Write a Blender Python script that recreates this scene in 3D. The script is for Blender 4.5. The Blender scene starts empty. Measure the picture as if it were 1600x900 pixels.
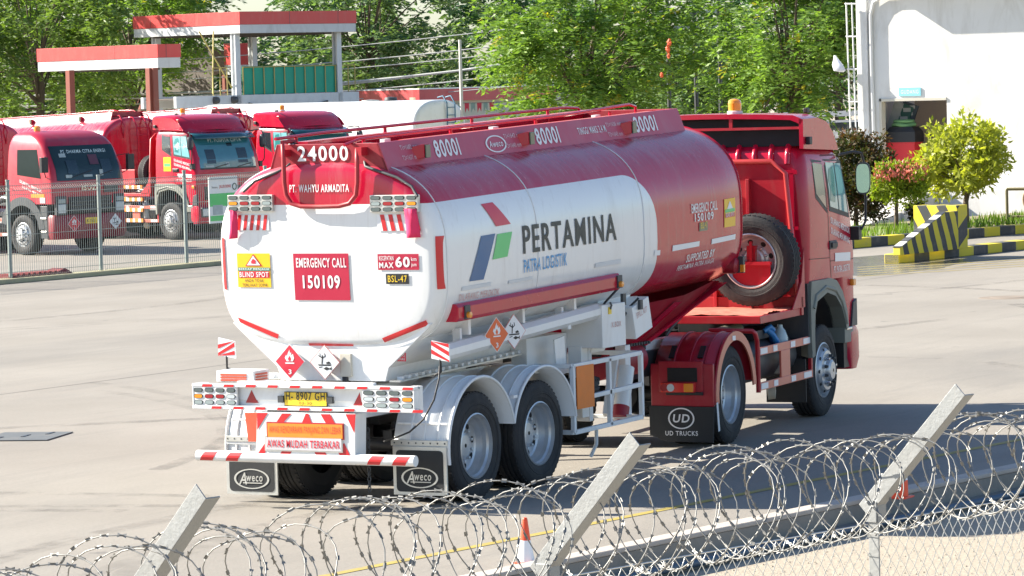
import bpy, bmesh, math, random
import numpy as np
from mathutils import Matrix, Vector, Quaternion

# ------------------------------------------------------------------ camera, sky, sun, exposure
scene = bpy.context.scene
COL = scene.collection
FPX = 6000.0
CAM = Vector((-30.7158, -18.8728, 4.0017))
YAW, PITCH, ROLL = 0.49531, 0.05400, -0.02698
_f = Vector((math.cos(PITCH)*math.cos(YAW), math.cos(PITCH)*math.sin(YAW), -math.sin(PITCH)))
_r0 = _f.cross(Vector((0, 0, 1))).normalized(); _u0 = _r0.cross(_f)
_r = math.cos(ROLL)*_r0 + math.sin(ROLL)*_u0
_u = -math.sin(ROLL)*_r0 + math.cos(ROLL)*_u0
cd = bpy.data.cameras.new("camera"); cam = bpy.data.objects.new("camera", cd); COL.objects.link(cam)
cd.sensor_width = 36.0; cd.lens = FPX/1600*36.0; cd.clip_start = 0.5; cd.clip_end = 2000
cam.matrix_world = Matrix(((_r.x, _u.x, -_f.x, CAM.x), (_r.y, _u.y, -_f.y, CAM.y), (_r.z, _u.z, -_f.z, CAM.z), (0, 0, 0, 1)))
scene.camera = cam

SUN_AZ, SUN_EL = math.radians(104), math.radians(32)
sun_dir = Vector((math.cos(SUN_EL)*math.cos(SUN_AZ), math.cos(SUN_EL)*math.sin(SUN_AZ), math.sin(SUN_EL)))
world = bpy.data.worlds.new("World"); scene.world = world; world.use_nodes = True
wn = world.node_tree.nodes; wl = world.node_tree.links
sky = wn.new("ShaderNodeTexSky"); sky.sky_type = 'NISHITA'; sky.sun_disc = False
sky.sun_elevation = SUN_EL; sky.sun_rotation = math.pi/2 - SUN_AZ
sky.air_density = 1.0; sky.dust_density = .7; sky.ozone_density = 3.5
wl.new(sky.outputs[0], wn["Background"].inputs[0]); wn["Background"].inputs[1].default_value = 0.072
sl = bpy.data.lights.new("sun", 'SUN'); sl.energy = 5.0; sl.angle = math.radians(0.5); sl.color = (1.0, 0.925, 0.80)
so = bpy.data.objects.new("sun", sl); COL.objects.link(so)
so.rotation_euler = (-sun_dir).to_track_quat('-Z', 'Y').to_euler()
scene.view_settings.view_transform = 'Standard'; scene.view_settings.look = 'None'
scene.view_settings.exposure = 1.62; scene.view_settings.gamma = 1.0
scene.view_settings.use_curve_mapping = False
scene.cycles.max_bounces = 6; scene.cycles.transparent_max_bounces = 8

# ------------------------------------------------------------------ measuring helpers: a point seen in the photograph -> where it stands
def pray(px, py):
    return (px-800)/FPX*_r - (py-450)/FPX*_u + _f
def gp(px, py, z=0.0):
    d = pray(px, py); return CAM + d*((z-CAM.z)/d.z)
def dp(px, py, D):
    return CAM + pray(px, py)*D
def xp(px, py, x):
    d = pray(px, py); return CAM + d*((x-CAM.x)/d.x)

# ------------------------------------------------------------------ materials
def node_mat(name):
    m = bpy.data.materials.new(name); m.use_nodes = True
    nt = m.node_tree; b = nt.nodes["Principled BSDF"]
    return m, nt, b
def setp(b, **k):
    for a, v in k.items():
        b.inputs[a].default_value = v
def mixrgb(nt, fac, a, bb, blend='MIX'):
    n = nt.nodes.new("ShaderNodeMix"); n.data_type = 'RGBA'; n.blend_type = blend
    for idx, v in ((0, fac), (6, a), (7, bb)):
        if isinstance(v, (int, float)): n.inputs[idx].default_value = v
        elif isinstance(v, tuple): n.inputs[idx].default_value = (*v[:3], 1)
        else: nt.links.new(v, n.inputs[idx])
    return n.outputs[2]
def math_n(nt, op, *a):
    n = nt.nodes.new("ShaderNodeMath"); n.operation = op
    for i, v in enumerate(a):
        if isinstance(v, (int, float)): n.inputs[i].default_value = v
        else: nt.links.new(v, n.inputs[i])
    return n.outputs[0]
def noise(nt, scale, detail=4, rough=.55, vec=None, dist=0):
    n = nt.nodes.new("ShaderNodeTexNoise"); n.inputs['Scale'].default_value = scale
    n.inputs['Detail'].default_value = detail; n.inputs['Roughness'].default_value = rough; n.inputs['Distortion'].default_value = dist
    if vec is not None: nt.links.new(vec, n.inputs['Vector'])
    return n.outputs['Fac']
def objco(nt): return nt.nodes.new("ShaderNodeTexCoord").outputs['Object']
def ramp(nt, fac, lo, hi):
    n = nt.nodes.new("ShaderNodeMapRange"); n.inputs[1].default_value = lo; n.inputs[2].default_value = hi
    nt.links.new(fac, n.inputs[0]); return n.outputs[0]
def scaled(nt, vec, s):
    n = nt.nodes.new("ShaderNodeMapping"); n.inputs['Scale'].default_value = s; nt.links.new(vec, n.inputs['Vector']); return n.outputs[0]
MATS = {}
def pm(name, col, rough=.5, metal=0, coat=0, var=.12, ns=3.0, dirt=0.0, dirtcol=(.25, .21, .16), bump=0.0, bs=40, spec=.5, trans=0, coatr=.08):
    if name in MATS: return MATS[name]
    m, nt, b = node_mat(name)
    co = objco(nt)
    c = mixrgb(nt, noise(nt, ns, 5, .6, co), tuple(x*(1-var) for x in col), tuple(min(1, x*(1+var)) for x in col))
    if dirt:
        f = ramp(nt, noise(nt, ns*.7+.6, 7, .68, scaled(nt, co, (1, 1, .35)), .6), .48, .78)
        c = mixrgb(nt, math_n(nt, 'MULTIPLY', f, dirt), c, dirtcol)
    nt.links.new(c, b.inputs['Base Color'])
    rr = math_n(nt, 'ADD', math_n(nt, 'MULTIPLY', noise(nt, ns*2, 4, .6, co), .22), max(.02, rough-.11))
    nt.links.new(rr, b.inputs['Roughness'])
    setp(b, **{'Metallic': metal, 'Coat Weight': coat, 'Coat Roughness': coatr, 'Specular IOR Level': spec})
    if trans: setp(b, **{'Transmission Weight': trans})
    if bump:
        bn = nt.nodes.new("ShaderNodeBump"); bn.inputs['Strength'].default_value = bump; bn.inputs['Distance'].default_value = .02
        nt.links.new(noise(nt, bs, 5, .6, co), bn.inputs['Height']); nt.links.new(bn.outputs[0], b.inputs['Normal'])
    MATS[name] = m; return m

RED = (.47, .006, .034)
RED_D = (.30, .004, .018)
WHT = (.78, .79, .78)
red = pm("red_paint", RED, .24, coat=.32, dirt=.2, var=.06, spec=.35, dirtcol=(.24, .10, .09))
redframe = pm("red_frame_paint", (.42, .008, .020), .42, coat=.1, dirt=.25, var=.08)
redmatt = pm("red_sheet_paint", RED_D, .5, coat=.1, dirt=.3)
white = pm("white_paint", WHT, .4, coat=.25, dirt=.28, var=.03, dirtcol=(.42, .38, .31))
whitemetal = pm("white_painted_steel", (.74, .75, .75), .45, coat=.15, dirt=.4, var=.05, dirtcol=(.36, .33, .28))
galv = pm("galvanised_steel", (.46, .48, .50), .42, metal=.75, var=.18, ns=14, dirt=.15)
armgalv = pm("weathered_galvanised_angle", (.28, .29, .29), .5, metal=.35, var=.14, ns=9, dirt=.3, dirtcol=(.36, .33, .3), bump=.15, bs=60)
wiregalv = pm("galvanised_wire", (.62, .63, .62), .38, metal=.8, var=.15, ns=20)
alum = pm("aluminium_trim", (.62, .61, .57), .38, metal=.7, var=.1, ns=9, dirt=.2)
rimmat = pm("wheel_steel", (.52, .54, .56), .36, metal=.55, var=.1, ns=7, dirt=.35, dirtcol=(.2, .18, .15))
tyremat = pm("tyre_rubber", (.022, .022, .024), .78, var=.25, ns=6, dirt=.35, dirtcol=(.10, .09, .075), bump=.2, bs=50)
rubber = pm("black_rubber", (.016, .018, .020), .6, var=.2, ns=5, dirt=.12, dirtcol=(.08, .075, .07))
blackmetal = pm("black_chassis_steel", (.02, .022, .026), .5, var=.2, dirt=.3, dirtcol=(.09, .08, .07))
greyplastic = pm("grey_plastic", (.19, .20, .17), .55, var=.08, ns=6, dirt=.25, dirtcol=(.22, .2, .17))
darkgrey = pm("dark_grey_plastic", (.05, .055, .06), .5, var=.1, dirt=.2)
chrome = pm("bright_steel", (.75, .76, .78), .2, metal=.95, var=.05)
hole = pm("hole_shadow_black", (.008, .008, .009), .7, var=.1)
amber = pm("amber_lens", (.80, .28, .012), .2, coat=.6, var=.05)
redlens = pm("red_lens", (.33, .012, .02), .2, coat=.6, var=.08)
clearlens = pm("clear_lens", (.52, .58, .60), .18, coat=.7, var=.1)
darklens = pm("dark_lens", (.10, .13, .13), .22, coat=.6, var=.15)
greylens = pm("grey_lens", (.30, .36, .36), .25, coat=.6, var=.15)
tred = pm("red_reflective_tape", (.58, .015, .02), .4, coat=.3, var=.05)
twhite = pm("white_reflective_tape", (.78, .79, .80), .4, coat=.3, var=.04)
orangeplate = pm("orange_plate", (.85, .26, .02), .45, coat=.2, var=.07, ns=6, dirt=.15)
orangered = pm("orange_red_paint", (.62, .085, .035), .4, coat=.3, var=.06, dirt=.25)
yellow = pm("yellow_sticker", (.85, .50, .012), .4, coat=.2, var=.04)
plateyellow = pm("plate_yellow", (.85, .58, .03), .42, coat=.2, var=.04)
black = pm("black_print", (.02, .02, .022), .5, var=.1)
darkprint = pm("charcoal_print", (.045, .05, .045), .5, var=.1)
bluep = pm("blue_print", (.012, .10, .26), .4, coat=.2, var=.05)
lightblue = pm("light_blue_print", (.03, .30, .62), .4, coat=.2, var=.05)
greenp = pm("green_print", (.10, .55, .17), .4, coat=.2, var=.05)
darkgreen = pm("dark_green_lens", (.09, .12, .08), .3, coat=.4, var=.1)
redp = pm("red_print", (.60, .02, .045), .4, coat=.2, var=.05)
crimson = pm("crimson_sign", (.47, .008, .045), .42, coat=.2, var=.05)
fadedred = pm("faded_red_print", (.62, .36, .33), .5, var=.1)
whitep = pm("white_print", (.80, .80, .79), .45, var=.03)
ribbonm = pm("pink_red_cloth", (.72, .03, .12), .8, var=.15, ns=12)
skyblue = pm("pale_blue_sign", (.25, .62, .72), .5, var=.06)
bluehose = pm("blue_hose", (.03, .20, .50), .4, var=.1)
glass = pm("tinted_glass", (.035, .16, .19), .07, coat=.8, var=.25, ns=1.2, spec=.8, coatr=.02)
glassd = pm("dark_tinted_glass", (.012, .026, .032), .08, coat=.8, var=.2, ns=1.5, spec=.7, coatr=.02)
tealglass = pm("pale_teal_glass", (.16, .42, .45), .10, coat=.8, var=.15, ns=1.2, spec=.8, coatr=.02)
visor = pm("teal_visor", (.01, .065, .085), .15, coat=.6, var=.1)

def leaf_mat(name, a, b2, trans=.35, extra=None):
    m, nt, b = node_mat(name)
    g = nt.nodes.new("ShaderNodeNewGeometry")
    c = mixrgb(nt, g.outputs['Random Per Island'], a, b2)
    c = mixrgb(nt, ramp(nt, noise(nt, .55, 3, .6, objco(nt)), .35, .7), c, tuple(x*.7 for x in a))
    if extra:
        c = mixrgb(nt, math_n(nt, 'GREATER_THAN', noise(nt, extra[1], 2, .5, objco(nt)), extra[2]), c, extra[0])
    nt.links.new(c, b.inputs['Base Color']); setp(b, **{'Roughness': .5, 'Specular IOR Level': .35})
    t = nt.nodes.new("ShaderNodeBsdfTranslucent")
    tc = mixrgb(nt, 1.0, c, (1.5, 1.6, .5), 'MULTIPLY'); nt.links.new(tc, t.inputs['Color'])
    mx = nt.nodes.new("ShaderNodeMixShader"); mx.inputs[0].default_value = trans
    nt.links.new(b.outputs[0], mx.inputs[1]); nt.links.new(t.outputs[0], mx.inputs[2])
    nt.links.new(mx.outputs[0], nt.nodes["Material Output"].inputs['Surface'])
    return m

# ------------------------------------------------------------------ mesh builder
class MB:
    def __init__(s, M=None):
        s.v = []; s.f = []; s.mi = []; s.sm = []; s.mats = []; s.M = M
    def midx(s, m):
        if m not in s.mats: s.mats.append(m)
        return s.mats.index(m)
    def add(s, vs, fs, m, smooth=False):
        o = len(s.v)
        if s.M is not None: vs = [s.M @ Vector(p) for p in vs]
        s.v += [tuple(p) for p in vs]
        k = s.midx(m)
        for f in fs:
            s.f.append(tuple(i+o for i in f)); s.mi.append(k); s.sm.append(smooth)
    def box(s, c, d, m, rot=None):
        hx, hy, hz = d[0]/2, d[1]/2, d[2]/2
        vs = [Vector((x*hx, y*hy, z*hz)) for x in (-1, 1) for y in (-1, 1) for z in (-1, 1)]
        if rot is not None: vs = [rot @ p for p in vs]
        c = Vector(c)
        s.add([p+c for p in vs], [(0, 1, 3, 2), (4, 6, 7, 5), (0, 4, 5, 1), (2, 3, 7, 6), (0, 2, 6, 4), (1, 5, 7, 3)], m)
    def bx(s, x0, x1, y0, y1, z0, z1, m):
        s.box(((x0+x1)/2, (y0+y1)/2, (z0+z1)/2), (abs(x1-x0), abs(y1-y0), abs(z1-z0)), m)
    def beam(s, a, b, w, h, m, up=(0, 0, 1)):
        a = Vector(a); b = Vector(b); d = (b-a); L = d.length; d.normalize()
        up = Vector(up)
        if abs(d.dot(up)) > .98: up = Vector((1, 0, 0))
        sd = d.cross(up).normalized(); up = sd.cross(d)
        s.box((a+b)/2, (L, w, h), m, Matrix((d, sd, up)).transposed())
    def tube(s, pts, r, m, n=8, closed=False, caps=True, smooth=True):
        pts = [Vector(p) for p in pts]; N = len(pts)
        if N < 2: return
        rr = r if isinstance(r, (list, tuple)) else [r]*N
        tans = []
        for i in range(N):
            if closed: t = pts[(i+1) % N]-pts[i-1]
            else: t = pts[min(i+1, N-1)]-pts[max(i-1, 0)]
            tans.append(t.normalized() if t.length > 1e-9 else Vector((0, 0, 1)))
        up = Vector((0, 0, 1)) if abs(tans[0].z) < .9 else Vector((1, 0, 0))
        a = tans[0].cross(up).normalized()
        vs = []
        for i in range(N):
            t = tans[i]
            a = (a-t*a.dot(t)); a = a.normalized() if a.length > 1e-6 else t.orthogonal().normalized()
            b = t.cross(a)
            for k in range(n):
                th = 2*math.pi*k/n
                vs.append(pts[i]+(a*math.cos(th)+b*math.sin(th))*rr[i])
        fs = []
        for i in range(N if closed else N-1):
            j = (i+1) % N
            for k in range(n):
                k2 = (k+1) % n
                fs.append((i*n+k, i*n+k2, j*n+k2, j*n+k))
        s.add(vs, fs, m, smooth)
        if caps and not closed:
            s.add(vs[:n], [tuple(range(n))[::-1]], m); s.add(vs[-n:], [tuple(range(n))], m)
    def cyl(s, a, b, r, m, n=16): s.tube([a, b], r, m, n)
    def lathe(s, prof, c, ax, m, n=32, smooth=True, ms=None):
        # prof: (radius, height along ax)
        c = Vector(c); ax = Vector(ax).normalized(); a = ax.orthogonal().normalized(); b = ax.cross(a)
        for i in range(len(prof)-1):
            (r0, h0), (r1, h1) = prof[i], prof[i+1]
            vs = []
            for (rr, h) in ((r0, h0), (r1, h1)):
                for k in range(n):
                    th = 2*math.pi*k/n; vs.append(c+ax*h+(a*math.cos(th)+b*math.sin(th))*rr)
            fs = [(k, (k+1) % n, n+(k+1) % n, n+k) for k in range(n)]
            s.add(vs, fs, ms[i] if ms else m, smooth)
    def disc(s, c, ax, r, m, n=20, ry=None, up=None):
        c = Vector(c); ax = Vector(ax).normalized()
        a = (Vector(up).cross(ax)).normalized() if up else ax.orthogonal().normalized()
        b = ax.cross(a); ry = ry or r
        s.add([c+a*math.cos(2*math.pi*k/n)*r+b*math.sin(2*math.pi*k/n)*ry for k in range(n)], [tuple(range(n))], m)
    def poly(s, pts, m, smooth=False): s.add(pts, [tuple(range(len(pts)))], m, smooth)
    def prism(s, pts, ext, m):
        pts = [Vector(p) for p in pts]; e = Vector(ext); n = len(pts)
        s.add(pts+[p+e for p in pts], [tuple(range(n))[::-1], tuple(range(n, 2*n))]+[(i, (i+1) % n, n+(i+1) % n, n+i) for i in range(n)], m)
    def loft(s, rings, m, smooth=True, cap0=True, cap1=True, closed=True, mf=None):
        n = len(rings[0]); vs = [p for r in rings for p in r]; fs = []
        for i in range(len(rings)-1):
            for k in range(n if closed else n-1):
                k2 = (k+1) % n
                fs.append((i*n+k, i*n+k2, (i+1)*n+k2, (i+1)*n+k))
        s.add(vs, fs, m, smooth)
        if cap0: s.add(rings[0], [tuple(range(n))[::-1]], m)
        if cap1: s.add(rings[-1], [tuple(range(n))], m)
    def patch(s, fn, u0, u1, v0, v1, m, nu=1, nv=1):
        vs = [fn(u0+(u1-u0)*i/nu, v0+(v1-v0)*j/nv) for j in range(nv+1) for i in range(nu+1)]
        fs = [(j*(nu+1)+i, j*(nu+1)+i+1, (j+1)*(nu+1)+i+1, (j+1)*(nu+1)+i) for j in range(nv) for i in range(nu)]
        s.add(vs, fs, m, True)
    def text(s, txt, fn, u0, v0, w, h, m, bold=.0, shear=0):
        vs, fs = text2d(txt, bold, shear)
        s.add([fn(u0+x*w, v0+y*h) for x, y in vs], fs, m)
    def build(s, name, parent=None, loc=None, bevel=0, props=None, mw=None):
        me = bpy.data.meshes.new(name); me.from_pydata(s.v, [], s.f)
        for m in s.mats: me.materials.append(m)
        me.polygons.foreach_set("material_index", s.mi); me.polygons.foreach_set("use_smooth", s.sm)
        me.update()
        o = bpy.data.objects.new(name, me); COL.objects.link(o)
        if parent: o.parent = parent
        if mw is not None: o.matrix_local = mw
        if loc is not None: o.location = loc
        if bevel:
            md = o.modifiers.new("edge", 'BEVEL'); md.width = bevel; md.segments = 2; md.limit_method = 'ANGLE'; md.angle_limit = math.radians(50)
        if props: tag(o, *props)
        return o

_tc = {}
def text2d(txt, bold, shear):
    bold = bold*.65; key = (txt, bold, shear)
    if key not in _tc:
        cu = bpy.data.curves.new("t", 'FONT'); cu.body = txt; cu.offset = bold; cu.shear = shear; cu.space_character = 1.17; cu.resolution_u = 3
        cu.fill_mode = 'BOTH'; cu.dimensions = '2D'
        ob = bpy.data.objects.new("t", cu)
        me = bpy.data.meshes.new_from_object(ob)
        vs = np.array([v.co[:2] for v in me.vertices]); lo = vs.min(0); hi = vs.max(0)
        _tc[key] = ([tuple(p) for p in (vs-lo)/(hi-lo)], [tuple(p.vertices) for p in me.polygons])
        bpy.data.objects.remove(ob); bpy.data.curves.remove(cu); bpy.data.meshes.remove(me)
    return _tc[key]

def split_build(mb, how):
    # one builder -> one builder per separate piece ('island'), per side ('y') or per station along the vehicle ('x')
    n = len(mb.v); par = list(range(n))
    def find(a):
        while par[a] != a: par[a] = par[par[a]]; a = par[a]
        return a
    for f in mb.f:
        r0 = find(f[0])
        for i in f[1:]: par[find(i)] = r0
    # vertices at the same place (caps) belong together
    seen = {}
    for i, p in enumerate(mb.v):
        k = (round(p[0], 4), round(p[1], 4), round(p[2], 4))
        if k in seen: par[find(i)] = find(seen[k])
        else: seen[k] = i
    groups = {}
    for i, p in enumerate(mb.v): groups.setdefault(find(i), []).append(i)
    key = {}
    for g, idx in groups.items():
        c = sum((Vector(mb.v[i]) for i in idx), Vector())/len(idx)
        k = g if how == 'island' else (c.y > 0) if how == 'y' else round(c.x/ .65)
        for i in idx: key[i] = k
    out = {}
    for f, mi, sm in zip(mb.f, mb.mi, mb.sm):
        k = key[f[0]]; m2, mp = out.setdefault(k, (MB(), {}))
        for i in f:
            if i not in mp: mp[i] = len(m2.v); m2.v.append(mb.v[i])
        m2.f.append(tuple(mp[i] for i in f)); m2.mi.append(mi); m2.sm.append(sm); m2.mats = mb.mats
    return [m for m, _ in out.values()]
SPLIT = {"weld_seam": 'island', "stripe": 'island', "bracket": 'island', "duct_bracket": 'island', "splash_flap": 'y', "step": 'y', "vent_slot": 'island', "reflective_tape": 'island', "marker_lamp": 'island', "wiper": 'island', "gusset": 'island', "latch": 'island', "hood_brace": 'island', "landing_leg": 'y', "axle": 'x', "louvre_lamp": 'island', "bolted_flange": 'y', "cable": 'island', "hose": 'island', "fender_bracket": 'island', "bolt": 'island'}
def tag(o, label=None, cat=None, group=None, kind=None):
    if label: o["label"] = label
    if cat: o["category"] = cat
    if group: o["group"] = group
    if kind: o["kind"] = kind
    return o
def empty(name, loc, rz, label, cat, group=None):
    o = bpy.data.objects.new(name, None); COL.objects.link(o); o.location = loc; o.rotation_euler = (0, 0, rz); o.empty_display_size = .3
    return tag(o, label, cat, group)
def copy_part(o, parent, mw=None):
    c = o.copy(); COL.objects.link(c); c.parent = parent
    c.matrix_local = mw if mw is not None else o.matrix_local.copy()
    for ch in o.children: copy_part(ch, c)
    return c
def arc(cx, cz, r, a0, a1, n):
    return [(cx+r*math.cos(math.radians(a0+(a1-a0)*i/n)), cz+r*math.sin(math.radians(a0+(a1-a0)*i/n))) for i in range(n+1)]

# ------------------------------------------------------------------ the tank shell: a superellipse section with dished ends
TW, TH, TZ, TN, TX0, TX1 = 1.24, .90, 2.37, 2.6, .57, 7.45
TILT = Matrix.Rotation(-.031, 4, 'Y')
TNL = 3.7
def yp(px, py, y):
    d = pray(px, py); p = CAM + d*((y-CAM.y)/d.y); return p.x, p.z-.031*p.x
def rp(px, py, x=.575):
    p = xp(px, py, x); return p.y, p.z
def side_fn(off):
    def fn(x, z):
        t = min(.999, abs((z-TZ)/TH)); N = TN if z > TZ else TNL; return (x, -(TW*(1-t**N)**(1/N)+off), z)
    return fn
def dish(rho):
    return .035*rho*rho + (.11*(1-math.sqrt(max(0, 1-((rho-.89)/.11)**2))) if rho > .89 else 0)
def rear_fn(off):
    def fn(y, z):
        N = TN if z > TZ else TNL; rho = min(1, ((abs(y)/TW)**N+(abs(z-TZ)/TH)**N)**(1/N)); return (TX0+dish(rho)-off, y, z)
    return fn
def section(rho, n=72):
    out = []
    for k in range(n):
        t = 2*math.pi*k/n; c, s_ = math.cos(t), math.sin(t)
        N = TN if s_ > 0 else TNL; out.append((TW*rho*math.copysign(abs(c)**(2/N), c), TZ+TH*rho*math.copysign(abs(s_)**(2/N), s_)))
    return out
def tank_mesh(mat, x0=TX0, x1=TX1):
    mb = MB(); rings = []
    rhos = [.02, .3, .6, .8, .89, .92, .95, .975, .992, 1.0]
    for rh in rhos: rings.append([(x0+dish(rh), y, z) for y, z in section(rh)])
    for i in range(1, 16): rings.append([(x0+.20+(x1-x0-.40)*i/16, y, z) for y, z in section(1)])
    for rh in rhos[::-1]: rings.append([(x1-dish(rh), y, z) for y, z in section(rh)])
    mb.loft(rings, mat)
    return mb
def tank_material():
    m, nt, b = node_mat("tank_paint_red_and_white")
    co = objco(nt); sp = nt.nodes.new("ShaderNodeSeparateXYZ"); nt.links.new(co, sp.inputs[0])
    r = .60; hx, hz, cz = 5.21, .757, 2.10
    qx = math_n(nt, 'SUBTRACT', sp.outputs[0], hx-r)
    qz = math_n(nt, 'SUBTRACT', math_n(nt, 'ABSOLUTE', math_n(nt, 'SUBTRACT', sp.outputs[2], cz)), hz-r)
    ax = math_n(nt, 'MAXIMUM', qx, 0.0); az = math_n(nt, 'MAXIMUM', qz, 0.0)
    ln = math_n(nt, 'SQRT', math_n(nt, 'ADD', math_n(nt, 'MULTIPLY', ax, ax), math_n(nt, 'MULTIPLY', az, az)))
    d = math_n(nt, 'SUBTRACT', math_n(nt, 'ADD', ln, math_n(nt, 'MINIMUM', math_n(nt, 'MAXIMUM', qx, qz), 0.0)), r)
    mask = math_n(nt, 'LESS_THAN', d, 0.0)
    c = mixrgb(nt, mask, RED, WHT)
    # pink sky sheen painted into the upward-face dust; grime streaks down the flank
    g = nt.nodes.new("ShaderNodeNewGeometry"); sn = nt.nodes.new("ShaderNodeSeparateXYZ"); nt.links.new(g.outputs['Normal'], sn.inputs[0])
    up = ramp(nt, sn.outputs[2], .35, 1.0)
    st = ramp(nt, noise(nt, 5, 6, .65, scaled(nt, co, (1.6, .35, .25)), .4), .38, .75)
    f = math_n(nt, 'MULTIPLY', math_n(nt, 'MULTIPLY', up, st), .55)
    c = mixrgb(nt, f, c, (.50, .40, .42))
    grime = ramp(nt, noise(nt, 1.6, 8, .7, scaled(nt, co, (1, 1, .3)), .8), .52, .85)
    c = mixrgb(nt, math_n(nt, 'MULTIPLY', grime, .30), c, (.40, .34, .29))
    drip = ramp(nt, noise(nt, 7, 5, .7, scaled(nt, co, (2.2, 2.2, .10)), .3), .56, .80)
    c = mixrgb(nt, math_n(nt, 'MULTIPLY', drip, .30), c, (.33, .28, .25))
    low = math_n(nt, 'MULTIPLY', ramp(nt, sp.outputs[2], 2.3, 1.45), ramp(nt, noise(nt, 3.2, 7, .7, co), .35, .75))
    c = mixrgb(nt, math_n(nt, 'MULTIPLY', low, .32), c, (.36, .31, .25))
    nt.links.new(c, b.inputs['Base Color'])
    nt.links.new(math_n(nt, 'ADD', .20, math_n(nt, 'ADD', math_n(nt, 'MULTIPLY', f, .5), math_n(nt, 'MULTIPLY', grime, .15))), b.inputs['Roughness'])
    setp(b, **{'Coat Weight': .35, 'Coat Roughness': .10})
    bn = nt.nodes.new("ShaderNodeBump"); bn.inputs['Strength'].default_value = .25; bn.inputs['Distance'].default_value = .03
    nt.links.new(noise(nt, 1.1, 2, .5, scaled(nt, co, (.5, 1, 1.6))), bn.inputs['Height']); nt.links.new(bn.outputs[0], b.inputs['Normal'])
    return m
tankmat = tank_material()

tanker = empty("tanker_truck", (0, 0, 0), 0, "large red and white fuel tanker truck in the open yard, seen from behind", "truck")
TR_PARTS = []      # trailer parts
def P(mb, name, parent=None, bevel=0, tilt=False, label=None):
    if SPLIT.get(name) in ('island', 'y', 'x'):
        ms = split_build(mb, SPLIT[name])
        for m in ms[:-1]: P1(m, name, parent, bevel, tilt, label)
        mb = ms[-1]
    return P1(mb, name, parent, bevel, tilt, label)
def P1(mb, name, parent=None, bevel=0, tilt=False, label=None):
    o = mb.build(name, parent or tanker, bevel=bevel, mw=TILT if (tilt and parent is None) else None)
    if label: o["label"] = label
    if parent is None: TR_PARTS.append(o)
    return o
tank = P(tank_mesh(tankmat), "tank", tilt=True)

# rim seam rings round both ends
s = MB()
for x in (TX0+.155, TX1-.155, 2.55, 4.9):
    s.tube([(x, y*1.002, TZ+(z-TZ)*1.002) for y, z in section(1, 72)], .007, whitemetal if x < 5 else red, 5, closed=True)
P(s, "weld_seam", tank)

# ---- rear face markings
RF = rear_fn(.006); RF2 = rear_fn(.009); RF3 = rear_fn(.012)
def rrect(mb, px0, py0, px1, py1, mat, fn=RF, n=4):
    y0, z0 = rp(px0, py1); y1, z1 = rp(px1, py0)
    mb.patch(fn, y0, y1, z0, z1, mat, n, n); return y0, z0, y1, z1
def rtext(mb, t, px0, py0, px1, py1, mat, bold=.02, fn=RF2, shear=0):
    y0, z0 = rp(px0, py1); y1, _ = rp(px1, py1); _, z1 = rp(px0, py0)
    mb.text(t, fn, y0, z0, y1-y0, z1-z0, mat, bold, shear)
s = MB(); rtext(s, "PT. WAHYU ARMADITA", 460, 291, 553, 303, whitep, .03); P(s, "lettering", tank)
s = MB(); rrect(s, 467, 398, 551, 471, crimson)
rtext(s, "EMERGENCY CALL", 470, 405, 548, 420, whitep, .03); rtext(s, "150109", 480, 432, 538, 453, whitep, .04); P(s, "emergency_sign", tank, label="crimson sign with the emergency call number")
s = MB(); rrect(s, 377, 398, 428, 451, yellow); rrect(s, 379, 426, 427, 436, redp, RF2); rrect(s, 377, 420, 428, 425.5, pm("green_band", (.06, .22, .16), .5), RF2)
rtext(s, "BLIND SPOT", 380, 427, 426, 435, whitep, .02, RF3); rtext(s, "BERSIAP MENJAUH", 379, 421, 427, 425, whitep, .01, RF3)
rtext(s, "ANDA TIDAK", 388, 438, 418, 443, darkprint, .01); rtext(s, "TERLIHAT SOPIR", 384, 445, 424, 450, darkprint, .01)
def rtri(mb, pts, mat, fn): mb.poly([fn(*rp(*p)) for p in pts], mat)
rtri(s, [(389, 418), (416, 418), (402, 399)], redp, RF2); rtri(s, [(392, 416.5), (413, 416.5), (402, 401.5)], whitep, RF3)
rtri(s, [(399, 414), (406, 414), (406, 409), (402, 406), (399, 410)], redp, rear_fn(.015)); P(s, "warning_sign", tank, label="yellow blind spot warning sign")
s = MB(); rrect(s, 597, 399, 659, 424, crimson); rtext(s, "KECEPATAN", 599, 402, 621, 409, whitep, .02); rtext(s, "MAX", 599, 412, 621, 421, whitep, .03); rtext(s, "60", 624, 403, 646, 420, whitep, .05); rtext(s, "km", 648, 404, 656, 410, whitep, .01); rtext(s, "jam", 648, 413, 656, 420, whitep, .01)
P(s, "speed_sign", tank, label="red speed limit sign reading 60")
s = MB(); rrect(s, 609, 430, 643.5, 446, black); rtext(s, "BSL-47", 612, 432.5, 641, 443, plateyellow, .01); P(s, "number_tag", tank, label="small black tag with yellow digits")
for q in ([(350, 374), (355, 374), (358, 455), (353, 455)], [(683, 372), (690, 372), (692, 455), (685, 455)], [(375, 498), (378, 506), (437, 532), (439, 525)], [(484, 539), (484, 547), (553, 548), (553, 541)], [(668, 503), (670, 511), (603, 538), (600, 531)]):
    s = MB(); a = [Vector(RF(*rp(*p))) for p in q]
    if len(a) == 4:
        def fn(u, v, a=a, q=q):
            p0 = [q[0][i]+(q[3][i]-q[0][i])*v for i in (0, 1)]; p1 = [q[1][i]+(q[2][i]-q[1][i])*v for i in (0, 1)]
            return rear_fn(.010)(*rp(p0[0]+(p1[0]-p0[0])*u, p0[1]+(p1[1]-p0[1])*u))
        s.patch(fn, 0, 1, 0, 1, tred, 8, 8)
    P(s, "reflective_strip", tank)
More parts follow.
